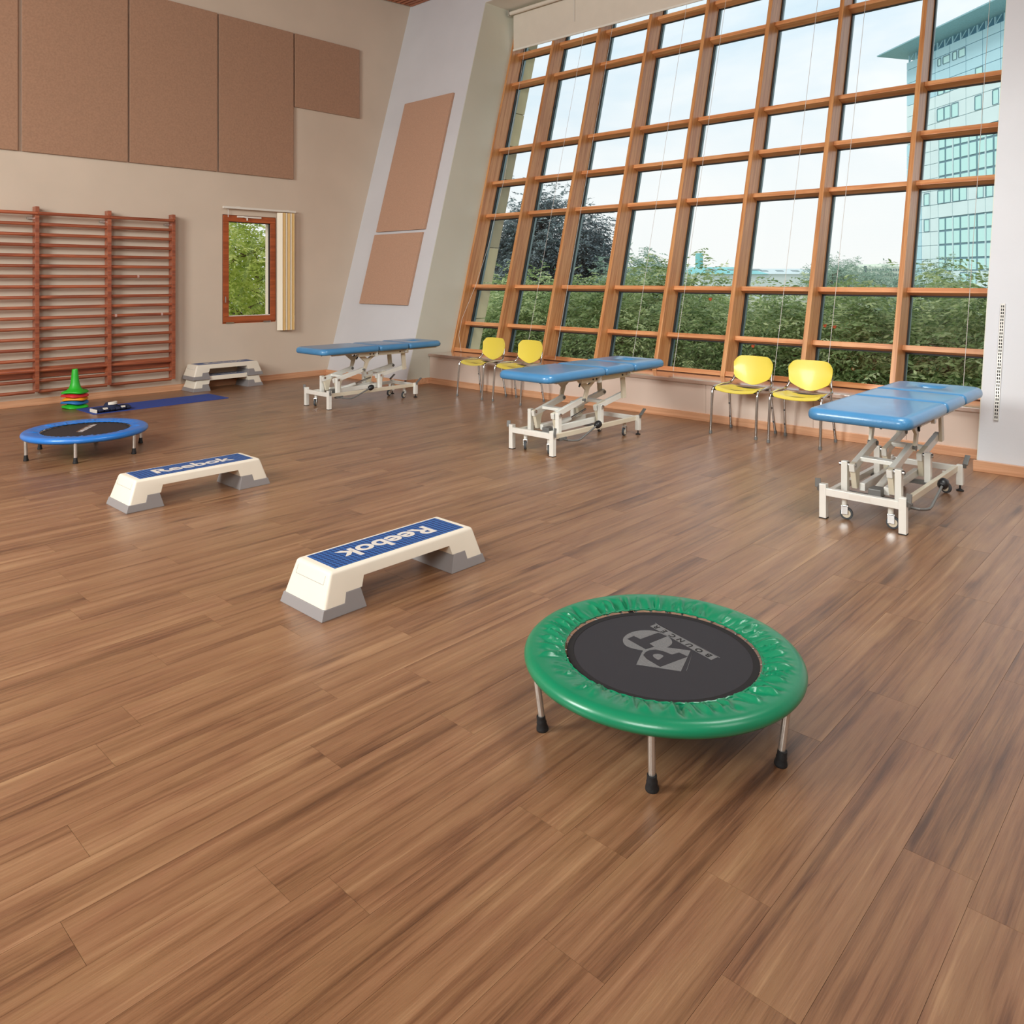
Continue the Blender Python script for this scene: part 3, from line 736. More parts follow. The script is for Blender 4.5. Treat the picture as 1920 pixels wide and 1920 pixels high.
MB().bar(p0, p1, .016, .0006).build('printed_stripe', 'mat_print_tan', tb)

# ---------------------------------------------------------------- aerobic steps
def step_body(zb=.048):
    """cream platform, local x = length"""
    def hx(z): return .452 + .068 * (.2 - z) / .2
    def hy(z): return .146 + .030 * (.2 - z) / .2
    side = []
    # outline (x, z) of the long side, clockwise from lower left
    xs = [(-hx(zb), zb), (-hx(.2), .2), (hx(.2), .2), (hx(zb), zb), (.392, zb), (.380, .094), (.290, .094), (.274, .143), (-.274, .143), (-.290, .094), (-.380, .094), (-.392, zb)]
    c = MB(); n = len(xs)
    A = [(x, -hy(z), z) for x, z in xs]; B = [(x, hy(z), z) for x, z in xs]
    c.add(A + B, [tuple(range(n)), tuple(range(n, 2 * n))[::-1]] + [(i, n + i, n + (i + 1) % n, (i + 1) % n) for i in range(n)])
    return c, hx, hy
def make_step():
    t = empty('aerobic_step', (0, 0, 0))
    c, hx, hy = step_body()
    body = c.build('platform', 'step_cream', t)
    me = body.data; bm = bmesh.new(); bm.from_mesh(me)
    ed = [e for e in bm.edges if all(v.co.z > .19 for v in e.verts)] + [e for e in bm.edges if max(v.co.z for v in e.verts) > .19 and min(v.co.z for v in e.verts) < .06]
    bmesh.ops.bevel(bm, geom=ed, offset=.016, segments=5, profile=.5, affect='EDGES', clamp_overlap=True); bm.to_mesh(me); bm.free()
    me.polygons.foreach_set('use_smooth', [True] * len(me.polygons)); me.set_sharp_from_angle(angle=R(28))
    MB().box(-.412, .412, -.118, .118, .1995, .2018).build('tread', 'step_tread', t, bevel=.0008)
    for s in (-1, 1):
        zq = [(0, 0), (.047, 0)]
        def X(z): return (.452 + .068 * (.2 - z) / .2) + .002
        def Yh(z): return .146 + .030 * (.2 - z) / .2 + .0015
        poly = [(X(0), 0), (X(.0475), .0475), (.3925, .0475), (.3805, .0935), (.298, .0935), (.272, 0)]
        n = len(poly); A = [(s * x, -Yh(z), z) for x, z in poly]; B = [(s * x, Yh(z), z) for x, z in poly]
        c = MB().add(A + B, [tuple(range(n)), tuple(range(n, 2 * n))[::-1]] + [(i, n + i, n + (i + 1) % n, (i + 1) % n) for i in range(n)])
        c.build('riser', 'step_grey', t, bevel=.003)
    # shallow outline of the moulded end label
    for s in (-1, 1):
        c = MB()
        def P(z, y): return (s * (.452 + .068 * (.2 - z) / .2 + .0006), y, z)
        for (za, zb2, ya, yb2) in ((.1395, .141, -.115, .115), (.141, .178, -.1155, -.114), (.141, .178, .114, .1155)):
            c.hexa([P(za, ya), P(za, yb2), P(zb2, yb2), P(zb2, ya)] + [(p[0] - s * .002, p[1], p[2]) for p in (P(za, ya), P(za, yb2), P(zb2, yb2), P(zb2, ya))])
        c.build('moulded_line', 'step_grey', t)
    text_obj('lettering', 'Reebok', .165, 'step_letter', t, (0, -.004, .2020), (0, 0, 0), .0006, .0042, 1.10)
    return t
st = make_step(); st.location = (2.505, 3.19, 0); st.rotation_euler.z = R(180)
tag(st, 'cream aerobic step with blue tread and upside-down lettering, nearest step to the camera', 'aerobic step', 'aerobic steps with blue treads')
s2 = copy_tree(st); s2.location = (2.548, 5.525, 0); s2.rotation_euler.z = 0
s2['label'] = 'cream aerobic step with blue tread between the other step and the blue trampoline'
s3 = copy_tree(st); s3.location = (5.318, 10.545, 0); s3.rotation_euler.z = 0
s3['label'] = 'cream aerobic step on the floor against the cream wall, lower of the stacked pair'
s4 = copy_tree(st); s4.location = (5.318, 10.545, .160); s4.rotation_euler.z = 0
s4['label'] = 'cream aerobic step against the cream wall, upper of the stacked pair'
s4.scale = (1, 1, 1)

# ---------------------------------------------------------------- treatment couches
def rrect(hx0, hx1, hy_, rad, ins=0.0, n=7):
    """rounded rectangle from x=hx0..hx1, y=+-hy_, radii (at x0 side, at x1 side)"""
    pts = []; x0 = hx0 + ins; x1 = hx1 - ins; h = hy_ - ins
    r0 = max(rad[0] - ins, .004); r1 = max(rad[1] - ins, .004)
    for cx_, cy_, r, a0 in ((x1 - r1, h - r1, r1, 0), (x0 + r0, h - r0, r0, 90), (x0 + r0, -h + r0, r0, 180), (x1 - r1, -h + r1, r1, 270)):
        for k in range(n): a = R(a0 + 90 * k / (n - 1)); pts.append((cx_ + r * math.cos(a), cy_ + r * math.sin(a)))
    return pts
def cushion(name, x0, x1, hy_, rad, parent, zlo=.645, zhi=.722, hole=None, rise=(0, 0)):
    T = zhi - zlo; lay = [(.020, 0), (.006, .10 * T), (0, .30 * T), (0, .52 * T), (.006, .74 * T), (.018, .90 * T), (.036, .985 * T), (.06, 1.0 * T)]
    rg = [[(p[0], p[1], zlo + z + rise[0] + (rise[1] - rise[0]) * (p[0] - x0) / (x1 - x0)) for p in rrect(x0, x1, hy_, rad, i)] for i, z in lay]
    c = MB()
    if not hole: c.rings(rg)
    else:
        hx_, hr, hs = hole; n = len(rg[0])
        def hring(s, z):
            out = []
            for p in rg[-1]:
                a = math.atan2(p[1], (p[0] - hx_)); out.append((hx_ + hr * s * math.cos(a), hs * s * math.sin(a), z))
            return out
        rg = rg + [hring(1.32, zhi), hring(1.14, zhi - .005), hring(1.0, zhi - .018), hring(.90, zhi - .04), hring(.86, zlo)]
        c.rings(rg, True)
    return c.build(name, 'blue_vinyl', parent, smooth=True, angle=50)
def make_couch():
    t = empty('treatment_couch', (0, 0, 0)); W_, C_ = 'white_enamel', 'cream_enamel'
    cushion('foot_cushion', -.795, .030, .315, (.085, .03), t)
    cushion('middle_cushion', .040, .500, .315, (.03, .03), t)
    cushion('head_cushion', .510, 1.085, .315, (.03, .10), t, hole=(.830, .112, .100))
    # upper frame
    for s in (-1, 1):
        MB().bar((-.62, s * .235, .640), (.03, s * .235, .640), .03, .028).build('foot_rail', C_, t, bevel=.002)
        MB().bar((-.22, s * .205, .612), (.56, s * .205, .612), .03, .05).build('seat_rail', C_, t, bevel=.002)
        MB().bar((.50, s * .235, .640), (1.02, s * .235, .642), .03, .028).build('head_rail', C_, t, bevel=.002)
        for xx in (-.05, .0, .07, .42): MB().cyl((xx, s * .219, .612), (xx, s * .226, .612), .009, 10).build('bolt', 'black_plastic', t)
        MB().box(.02, .06, s * .225 - .012, s * .225 + .012, .575, .645).build('hinge_plate', W_, t, bevel=.002)
        MB().box(.49, .53, s * .225 - .012, s * .225 + .012, .60, .645).build('hinge_plate', W_, t, bevel=.002)
    for xx in (-.55, -.2, .25, .55, .95): MB().bar((xx, -.22, .635), (xx, .22, .635), .04, .02).build('cross_rail', C_, t)
    # base frame
    for sx_, yy in ((-1, .24), (-1, -.24), (1, .24), (1, -.24)):
        x = sx_ * .66
        z0 = .004 if sx_ < 0 else .045; z1 = .222 if sx_ < 0 else .19
        lg = MB().box(x - .022, x + .022, yy - .022, yy + .022, z0, z1).build('leg', W_, t, bevel=.003)
        if sx_ < 0: MB().box(x - .023, x + .023, yy - .023, yy + .023, 0, .006).build('foot_cap', 'black_rubber', lg)
        else: MB().lathe([(.025, 0), (.026, .006), (.010, .014), (.006, .018), (.006, .048)], (x, yy, 0), 16).build('levelling_foot', 'black_rubber', lg, smooth=True)
        # pedal lever
        q = 1 if yy > 0 else -1
        c = MB().bar((x - .01, yy + q * .034, .195), (x + .035 * -sx_ * -1 + .03, yy + q * .036, .252), .035, .008)
        c.bar((x, yy + q * .03, .17), (x - .008, yy + q * .034, .205), .02, .012)
        c.build('pedal', 'grey_metal', t, bevel=.002)
    MB().box(-.68, -.645, -.219, .219, .150, .198).build('end_rail', W_, t, bevel=.003)
    MB().box(.645, .68, -.219, .219, .140, .180).build('end_rail', W_, t, bevel=.003)
    for s in (-1, 1): MB().box(-.645, .645, s * .215 - .015, s * .215 + .015, .140, .182).build('side_rail', C_ if s < 0 else W_, t, bevel=.003)
    MB().box(-.56, -.44, -.2, .2, .135, .15).build('base_plate', 'grey_metal', t)
    MB().box(.10, .18, -.2, .2, .135, .15).build('base_plate', 'grey_metal', t)
    # lifting linkage
    for xo in (-.49, .14):
        for s in (-1, 1):
            y = s * .165
            MB().box(xo - .022, xo + .022, y - .020, y + .020, .145, .352).build('upright', W_, t, bevel=.003)
            yi = s * .115; px_, pz = xo + .022, .332
            MB().cyl((px_ - .022, s * .20, pz), (px_ - .022, s * .095, pz), .014, 14).build('pivot', 'chrome', t, smooth=True)
            ex, ez = (-.075, .418) if xo < 0 else (.575, .402)
            MB().bar((px_ - .05, yi, pz - .018), (ex, yi, ez), .035, .052).build('lift_arm', W_, t, bevel=.004)
            MB().cyl((ex - .012, s * .155, ez - .002), (ex - .012, s * .09, ez - .002), .017, 14).build('pivot', 'grey_metal', t, smooth=True)
            # bell crank plate under the pivot
            c = MB().prism([(px_ - .045, yi - .017, pz + .012), (px_ + .11, yi - .017, pz + .04), (px_ + .055, yi - .017, pz - .055), (px_ + .035, yi - .017, .175), (px_ - .0, yi - .017, .175)], (0, .034, 0))
            c.build('crank_plate', C_, t, bevel=.003)
            # strut to the upper frame
            if xo < 0:
                c = MB().prism([(ex - .030, s * .142 - .010, ez - .02), (ex + .012, s * .142 - .010, ez - .02), (ex + .062, s * .142 - .010, ez + .10), (ex + .205, s * .142 - .010, .612), (ex + .150, s * .142 - .010, .612), (ex + .045, s * .142 - .010, ez + .135),
                                (ex - .060, s * .142 - .010, .612), (ex - .125, s * .142 - .010, .612), (ex + .005, s * .142 - .010, ez + .09)], (0, .020, 0))
                c.build('fork_strut', C_, t, bevel=.002)
            else:
                MB().bar((ex - .022, s * .145, ez - .035), (ex - .05, s * .145, .615), .022, .058).build('strut', C_, t, bevel=.003)
        MB().box(xo + .085, xo + .155, -.10, .10, .345, .372).build('cross_bar', W_, t, bevel=.003)
    for s in (-1, 1):
        MB().bar((-.44, s * .075, .185), (.20, s * .075, .195), .035, .05).build('link_bar', W_, t, bevel=.003)
    MB().tube([(-.40, 0, .17), (-.12, 0, .23)], .022, 14).build('hydraulic_cylinder', 'white_enamel', t, smooth=True)
    MB().tube([(-.13, 0, .228), (.12, 0, .29)], .011, 12).build('piston_rod', 'chrome', t, smooth=True)
    MB().box(-.50, -.40, -.06, .02, .15, .20).build('pump_block', 'grey_metal', t, bevel=.006)
    # pump handle on the near side
    MB().box(-.56, -.46, -.24, -.20, .118, .145).build('handle_mount', 'grey_metal', t, bevel=.003)
    hl = MB().tube([(-.50, -.22, .125), (-.50, -.285, .124), (-.46, -.305, .118), (-.40, -.315, .112), (-.36, -.318, .120), (-.12, -.322, .212)], .0085, 10).build('pump_lever', 'grey_metal', t, smooth=True)
    MB().tube([(-.145, -.3215, .202), (-.135, -.3215, .206), (-.115, -.3215, .214), (-.09, -.322, .223), (-.075, -.322, .229)], [.018, .030, .034, .030, .014], 18).build('knob', 'black_plastic', hl, smooth=True)
    # adjusting levers under the cushion
    for y_, x_ in ((-.17, -.24), (.15, -.05)):
        MB().tube([(x_ + .12, y_, .625), (x_ + .03, y_ - .03, .60), (x_, y_ - .04, .575)], .005, 8).build('release_lever', 'grey_metal', t, smooth=True)
        MB().tube([(x_ + .01, y_ - .037, .583), (x_ - .012, y_ - .044, .565)], .009, 10).build('lever_grip', 'black_plastic', t, smooth=True)
    MB().tube([(-.64, -.12, .645), (-.69, -.12, .632)], .009, 10).build('lever_grip', 'black_plastic', t, smooth=True)
    # casters
    for (x, y, a) in ((-.60, .13, 25), (-.60, -.15, 25), (.53, .13, -60), (.53, -.17, -60)):
        c = empty('caster', (x, y, 0), R(a)); c.parent = t
        MB().tube([(0, 0, .09), (0, 0, .155)], .017, 14).build('stem', 'white_enamel', c, smooth=True)
        MB().box(-.022, .018, -.019, -.014, .035, .092).box(-.022, .018, .014, .019, .035, .092).box(-.024, .02, -.019, .019, .085, .093).build('fork', 'chrome', c, bevel=.002)
        MB().cyl((-.012, -.011, .040), (-.012, .011, .040), .039, 28).build('wheel', 'tyre_grey', c, bevel=.004)
        MB().cyl((-.012, -.0125, .040), (-.012, .0125, .040), .026, 24).build('hub', 'cream_enamel', c)
    # maker's plate on the end rail
    MB().box(-.6815, -.680, -.055, .075, .162, .186).build('name_plate', 'soffit_white', t)
    return t
co = make_couch(); co.location = (5.735, 1.722, 0)
tag(co, 'blue padded treatment couch on white hydraulic frame beside the white wall at the right', 'treatment couch', 'blue treatment couches on white frames')
for k_ in co.children:
    if k_.name.startswith('caster'): k_.rotation_euler.z = R(104 if k_.location.x < 0 else 70)
c2 = copy_tree(co); c2.location = (5.865, 4.600, 0)
c2['label'] = 'blue padded treatment couch on white hydraulic frame in the middle, between the two chair pairs'
for k_ in c2.children:
    if k_.name.startswith('caster'): k_.rotation_euler.z = R(35 if k_.location.x < 0 else 12)
c3_ = copy_tree(c2); c3_.location = (5.925, 8.085, 0)
c3_['label'] = 'blue padded treatment couch on white hydraulic frame at the far left, near the corner'

# ---------------------------------------------------------------- yellow chairs (face -X)
def shell(mb, fn, nu=25, nv=13, th=.006):
    """thin curved shell from fn(u,v)->Vector, u,v in -1..1 / 0..1"""
    P = [[fn(-1 + 2 * i / (nu - 1), j / (nv - 1)) for i in range(nu)] for j in range(nv)]
    Nn = [[None] * nu for _ in range(nv)]
    for j in range(nv):
        for i in range(nu):
            a = P[j][min(i + 1, nu - 1)] - P[j][max(i - 1, 0)]; b_ = P[min(j + 1, nv - 1)][i] - P[max(j - 1, 0)][i]
            Nn[j][i] = a.cross(b_).normalized() * th
    vs = [p for r_ in P for p in r_] + [P[j][i] + Nn[j][i] for j in range(nv) for i in range(nu)]
    o = nu * nv; fs = []
    for j in range(nv - 1):
        for i in range(nu - 1):
            a = j * nu + i; fs.append((a, a + 1, a + nu + 1, a + nu)); fs.append((o + a, o + a + nu, o + a + nu + 1, o + a + 1))
    for i in range(nu - 1):
        fs.append((i, o + i, o + i + 1, i + 1)); a = (nv - 1) * nu + i; fs.append((a, a + 1, o + a + 1, o + a))
    for j in range(nv - 1):
        a = j * nu; fs.append((a, a + nu, o + a + nu, o + a)); a = j * nu + nu - 1; fs.append((a, o + a, o + a + nu, a + nu))
    return mb.add(vs, fs)
def make_chair():
    t = empty('stacking_chair', (0, 0, 0))
    # local x: back of chair = +x, y = width
    def back(u, v):
        au = abs(u)
        zb = .466 + .080 * au ** 1.6; ztp = .757 - .008 * au ** 2 - .062 * max(0, (au - .62) / .38) ** 2.5
        if au > .9: zb += .02 * ((au - .9) / .1) ** 2
        z = zb + (ztp - zb) * v
        hw = .216 - .020 * (1 - v) ** 1.5 - .008 * v ** 3
        x = .388 + (z - .46) * .20 + .022 * (1 - u * u) - .0 + .010 * math.sin(v * math.pi)
        return Vector((x, u * hw, z))
    c = MB(); shell(c, back); c.build('backrest', 'yellow_plastic', t, smooth=True, angle=60)
    def seat(u, v):
        x = .005 + .355 * v + .012 * (u * u) * (1 - v) * 1.6
        hw = .225 - .035 * v - .03 * max(0, (.12 - v) / .12) ** 2
        z = .449 + .016 * u * u - .030 * max(0, (.22 - v) / .22) ** 1.8 - .018 * (1 - u * u) * math.sin(v * math.pi) - .012 * v
        return Vector((x, u * hw, z))
    c = MB(); shell(c, seat, 25, 17, -.007); c.build('seat', 'yellow_plastic', t, smooth=True, angle=60)
    for s in (-1, 1):
        y = s * .240
        # front leg flows over into side rail and back post
        pts = [(.0, y, .015), (.035, y - s * .002, .40), (.040, y - s * .002, .437), (.055, y - s * .002, .453), (.08, y - s * .004, .458)]
        MB().tube(pts[:3] + pts[3:], [.0135] * 5, 14).build('leg', 'chrome', t, smooth=True)
        pts = [(.06, y - s * .002, .456), (.10, y, .464), (.24, y, .474), (.34, y - s * .006, .470), (.385, y - s * .020, .478), (.410, y - s * .034, .505), (.438, y - s * .046, .56), (.455, y - s * .052, .62)]
        MB().tube(pts, .0125, 14).build('side_frame', 'chrome', t, smooth=True)
        rl = MB().tube([(.355, y - s * .02, .455), (.43, y, .015)], .0130, 14).build('leg', 'chrome', t, smooth=True)
        for z in (.26, .12):
            k = (z - .015) / .44; MB().cyl((.43 - .075 * k - .012, y - s * .02 * k, z), (.43 - .075 * k - .019, y - s * .02 * k, z), .008, 8).build('stacking_stud', 'black_plastic', rl)
        MB().cyl((0, y, 0), (.002, y, .03), .0155, 12).build('foot_cap', 'grey_metal', t, smooth=True)
        MB().cyl((.432, y, 0), (.429, y, .03), .0155, 12).build('foot_cap', 'grey_metal', t, smooth=True)
        MB().cyl((.06, y - s * .012, .438), (.06, y - s * .032, .438), .011, 10).build('bracket', 'black_plastic', t)
    MB().tube([(.09, -.215, .436), (.09, .215, .436)], .009, 8).build('cross_tube', 'black_plastic', t, smooth=True)
    MB().tube([(.33, -.215, .442), (.33, .215, .442)], .009, 8).build('cross_tube', 'black_plastic', t, smooth=True)
    return t
ch = make_chair(); CG = 'yellow chairs along the window bench'
ch.location = (7.07, 3.622, 0); tag(ch, 'yellow plastic chair on chrome legs, left one of the pair between middle and right couches', 'chair', CG)
for lx, ly, rz, lb in ((7.045, 3.000, 3, 'yellow plastic chair on chrome legs, right one of the pair, partly behind the right couch'),
                       (7.035, 7.300, -2, 'yellow plastic chair on chrome legs, leftmost of all four beneath the window'),
                       (7.035, 6.640, -1, 'yellow plastic chair on chrome legs, seat partly hidden by the middle couch')):
    o = copy_tree(ch); o.location = (lx, ly, 0); o.rotation_euler.z = R(rz); o['label'] = lb

# ---------------------------------------------------------------- exercise mat, ankle weights, cones
o = MB().box(-.82, .82, -.265, .265, 0, .008).build('exercise_mat', 'exercise_mat_blue', bevel=.003); o.location = (4.065, 9.80, 0); o.rotation_euler.z = R(1.2)
tag(o, 'long thin blue exercise mat unrolled on the floor below the wall bars', 'exercise mat')
aw = empty('ankle_weight', (3.47, 9.62, .008), R(4)); tag(aw, 'navy ankle weight with white patch lying on the left end of the blue mat', 'weight')
c = MB(); n = 12
for i in range(6):
    x = -.17 + .062 * i
    c.rings([[(x + d, -.0 + .11 * math.cos(a) * q, .028 + .026 * math.sin(a) * q) for a in [2 * math.pi * k / 16 for k in range(16)]] for d, q in ((0, .6), (.008, .95), (.03, 1.0), (.052, .95), (.06, .6))])
c.build('weighted_pouch', 'navy_fabric', aw, smooth=True)
MB().box(-.200, -.184, -.085, .085, .0, .042).build('strap_end', 'white_plastic', aw, bevel=.01)
MB().lathe([(.075, 0), (.072, .03), (.055, .055), (.02, .066), (.001, .067)], (.0, .0, .04), 28).build('top_patch', 'navy_fabric', aw, smooth=True)
c = MB(); m_ = 16
c.prism([(.062 * math.cos(R(-150 + 180 * k / m_)), -.02 + .075 * math.sin(R(-150 + 180 * k / m_)) * .8, .078) for k in range(m_ + 1)], (0, 0, .030)); c.build('white_patch', 'white_plastic', aw, bevel=.004)
MB().box(-.12, -.075, -.098, -.07, .035, .055).build('white_mark', 'white_plastic', aw); MB().box(.085, .125, -.098, -.07, .035, .055).build('white_mark', 'white_plastic', aw)
# stacked cones
def make_cone(material, rz, bend):
    c = MB(); S = 40
    def sq(r, rc, k, z, b):            # rounded square ring
        a = 2 * math.pi * k / S; e = 4.5
        rr = r / ((abs(math.cos(a)) ** e + abs(math.sin(a)) ** e) ** (1 / e)) if rc else r
        x, y = rr * math.cos(a), rr * math.sin(a)
        return (x, y, z + b * ((x / .13) ** 2 - (y / .13) ** 2) * .5)
    prof = [(.120, 1, .0, 1), (.124, 1, .004, 1), (.124, 1, .014, 1), (.116, 1, .024, 1), (.085, 0, .040, .4), (.064, 0, .062, 0), (.048, 0, .12, 0), (.040, 0, .19, 0), (.032, 0, .275, 0), (.030, 0, .283, 0), (.027, 0, .279, 0), (.030, 0, .25, 0), (.050, 0, .08, 0), (.075, 0, .035, 0), (.110, 1, .006, 1)]
    c.rings([[sq(r, rc, k, z, bend * bw) for k in range(S)] for r, rc, z, bw in prof], True)
    # fluted sides
    o = c.build('marker_cone', material, smooth=True, angle=50)
    return o
cx0, cy0 = 3.275, 10.20
for i, (mt, z, rz, b, lb, dx) in enumerate((('cone_green', 0.0, 8, .008, 'green marker cone at the bottom of the cone stack, only its base showing', 0),
                                            ('cone_blue', .052, 30, .022, 'blue marker cone, second from the bottom of the cone stack', -.004),
                                            ('cone_yellow', .092, 55, .016, 'orange-yellow marker cone in the middle of the cone stack', .004),
                                            ('cone_red', .132, 20, .012, 'red marker cone just under the top cone of the stack', -.002),
                                            ('cone_green', .176, 45, .016, 'green marker cone standing on top of the cone stack below the wall bars', 0))):
    o = make_cone(mt, rz, b); o.location = (cx0 + dx, cy0, z + .004); o.rotation_euler = (0, 0, R(rz)); tag(o, lb, 'cone', 'coloured marker cones in one stack')

# ================================================================ OUTSIDE
tag(MB().box(8.9, 3500, -1600, 3000, -3.4, -3.1).box(-60, 8.9, 11.2, 3000, -3.4, -3.1).build('ground', 'pale_ground_bounce'), kind='structure')
# far hills
def hill(x, y, wdt, h, ang, label):
    c = MB(); n = 60; f_ = []; bk = []
    for i in range(n + 1):
        u = i / n * 2 - 1; z = h * (1 - u * u) * (.85 + .15 * math.sin(u * 9 + x)) ; f_.append((u * wdt, 0, -4)); bk.append((u * wdt, 130, -3 + z))
    vs = f_ + bk + [(p[0], 400, -4) for p in f_]; fs = []
    for i in range(n): fs.append((i, i + 1, n + 2 + i, n + 1 + i)); fs.append((n + 1 + i, n + 2 + i, 2 * n + 3 + i, 2 * n + 2 + i))
    o = c.add(vs, fs).build('hill', 'hill_hazed', smooth=True); o.location = (x, y, 0); o.rotation_euler.z = ang; tag(o, kind='structure'); return o
def from_px(px, d): r = (px - CX) / F * d; return (r * UR + d * UD, -r * UD + d * UR)
YAW = math.atan2(UR, UD)
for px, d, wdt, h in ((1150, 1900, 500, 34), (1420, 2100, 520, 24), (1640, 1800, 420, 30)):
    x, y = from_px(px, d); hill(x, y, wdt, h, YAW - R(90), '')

def make_leaves(seed, n_frond, rx, ry, rz_, shoots=6, leaf=.098, fl=.36, nl=9):
    g = np.random.default_rng(seed)
    # frond origins: clumps on an ellipsoid shell and inside
    nc = 110; cd = g.normal(size=(nc, 3)); cd /= np.linalg.norm(cd, axis=1)[:, None]; cr_ = g.uniform(.55, 1.0, nc) ** .6
    cc = cd * cr_[:, None]
    idx = g.integers(0, nc, n_frond); P = cc[idx] + g.normal(size=(n_frond, 3)) * .17
    P *= np.array([rx, ry, rz_])
    D = cd[idx] * .8 + g.normal(size=(n_frond, 3)) * .55; D[:, 2] -= .1
    ct = g.normal(size=nc) * .16
    tone = np.clip(.5 + ct[idx] + .18 * g.normal(size=n_frond) + .25 * (cr_[idx] - .8) + .10 * cd[idx, 2], 0, 1)  # outer and upper clumps tinted lighter, imitating light falling on the crown
    # shoots rising over the crown
    sp = []; sd = []
    for k in range(shoots):
        a = g.uniform(0, 2 * np.pi); r = g.uniform(0, .6); hgt = g.uniform(.25, .75)
        for q in range(14):
            u = q / 13; sp.append((r * rx * np.cos(a) + .15 * u * np.cos(a), r * ry * np.sin(a) + .15 * u * np.sin(a), rz_ * .9 * np.sqrt(1 - r * r) + hgt * u))
            b = g.uniform(0, 2 * np.pi); sd.append((np.cos(b), np.sin(b), .35))
    if sp: P = np.vstack([P, np.array(sp)]); D = np.vstack([D, np.array(sd)]); tone = np.concatenate([tone, g.uniform(.3, .7, len(sp))])
    D /= np.linalg.norm(D, axis=1)[:, None]
    S = np.cross(D, [0, 0, 1.0]); S /= np.linalg.norm(S, axis=1)[:, None] + 1e-6
    n = len(P); V = []; T = []
    for j in range(nl):
        u = (j // 2 + 1) / ((nl - 1) // 2 + 1); side = (-1 if j % 2 else 1) if j < nl - 1 else 0
        o = P + D * (fl * u) + np.array([0, 0, -1.0]) * (fl * .55 * u * u)
        tip = (S * side * .9 + D * (.55 if side else 1.0) + np.array([0, 0, -.55]))
        tip /= np.linalg.norm(tip, axis=1)[:, None]
        tip *= leaf * g.uniform(.75, 1.25, n)[:, None]
        wv = np.cross(tip, g.normal(size=(n, 3)) * .5 + np.array([0, 0, 1.0])); wv /= np.linalg.norm(wv, axis=1)[:, None] + 1e-6
        wv *= leaf * .19
        q = np.stack([o, o + tip * .45 + wv, o + tip, o + tip * .45 - wv], 1); V.append(q.reshape(-1, 3))
        T.append(np.repeat(np.clip(tone + g.normal(size=n) * .12, 0, 1), 4))
    V = np.vstack(V); T = np.concatenate(T); nq = len(V) // 4
    me = bpy.data.meshes.new('crown'); me.vertices.add(len(V)); me.vertices.foreach_set('co', V.astype(np.float32).ravel())
    me.loops.add(nq * 4); me.loops.foreach_set('vertex_index', np.arange(nq * 4, dtype=np.int32))
    me.polygons.add(nq); me.polygons.foreach_set('loop_start', np.arange(0, nq * 4, 4, dtype=np.int32))
    try: me.polygons.foreach_set('loop_total', np.full(nq, 4, dtype=np.int32))
    except Exception: pass
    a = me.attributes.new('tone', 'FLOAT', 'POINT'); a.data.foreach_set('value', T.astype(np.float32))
    me.update(calc_edges=True); return me
def trunk_mesh(h, r=.07, seed=0):
    c = MB(); rs = random.Random(seed)
    c.tube([(0, 0, -h), (.03, .02, -h * .5), (0, 0, 0), (.05, -.04, .6)], [r, r * .8, r * .6, r * .3], 8)
    for k in range(9):
        a = rs.uniform(0, 6.28); z = rs.uniform(-.9, .5); l_ = rs.uniform(.6, 1.2)
        c.tube([(0, 0, z), (l_ * .5 * math.cos(a), l_ * .5 * math.sin(a), z + .35), (l_ * math.cos(a), l_ * math.sin(a), z + .55)], [r * .4, r * .25, r * .12], 5)
    o = c.build('trunk', 'bark', None, smooth=True); me = o.data; bpy.data.objects.remove(o); return me
LM = [make_leaves(s, 2600, 1.25, 1.25, 1.35, sh) for s, sh in ((1, 5), (2, 2), (3, 7))]
LML = [make_leaves(11, 1500, 1.1, 1.1, 1.7, 2, .10)]
LMD = [make_leaves(21, 11000, 2.0, 2.0, 2.4, 4, .13, .36)]
TM = trunk_mesh(4.2, .07, 4); TM2 = trunk_mesh(5.5, .12, 5)
def tree(name, x, y, z, mesh, tm, material, sc_, rz, label, group=None):
    t = empty(name, (x, y, z), rz); t.scale = (sc_, sc_, sc_)
    c = bpy.data.objects.new('crown', mesh); COL.objects.link(c); c.parent = t; c['kind'] = 'stuff'
    if not mesh.materials: mesh.materials.append(M[material])
    k = bpy.data.objects.new('trunk', tm); COL.objects.link(k); k.parent = t
    tag(t, label, 'tree', group); return t
GL = 'row of leafy trees close outside the tall window'
rs_ = random.Random(5)
i = 0
for (X_, y0, y1, st_, zc_, zs) in ((12.9, 2.2, 15.0, 1.35, -.22, 1.0), (15.0, 1.6, 18.5, 1.75, -.30, 1.12), (18.0, 3.0, 23.0, 2.3, -.75, 1.2)):
    y = y0
    while y < y1:
        tx, ty = X_ + rs_.uniform(-.5, .5), y + rs_.uniform(-.25, .25)
        yb_ = ty * (8.6 / tx)                     # where the line of sight from the camera meets the glazing
        bay_ = bays[int(max(0, min(7, (8.76 - yb_) / .897)))]
        rank_ = {12.9: 'nearest', 15.0: 'middle', 18.0: 'farthest'}[X_]
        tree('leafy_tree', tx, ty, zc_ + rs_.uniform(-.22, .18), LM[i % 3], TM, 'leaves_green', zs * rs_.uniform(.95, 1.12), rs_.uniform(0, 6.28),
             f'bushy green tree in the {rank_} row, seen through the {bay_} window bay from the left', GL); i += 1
        y += st_
x, y = from_px(1040, 27); tree('dark_tree', x, y, 1.7, LMD[0], TM2, 'leaves_dark', 1.0, .4, 'tall dark grey-leaved tree standing above the others outside the second and third window bays', None)
x, y = from_px(968, 29); o = tree('dark_tree', x, y, .4, LMD[0], TM2, 'leaves_dark', 1.0, 2.4, 'lower dark grey-leaved tree left of the tall dark one, outside the first window bay', None)
LF = [make_leaves(31, 1800, 1.4, 1.4, 1.2, 3, .11)]
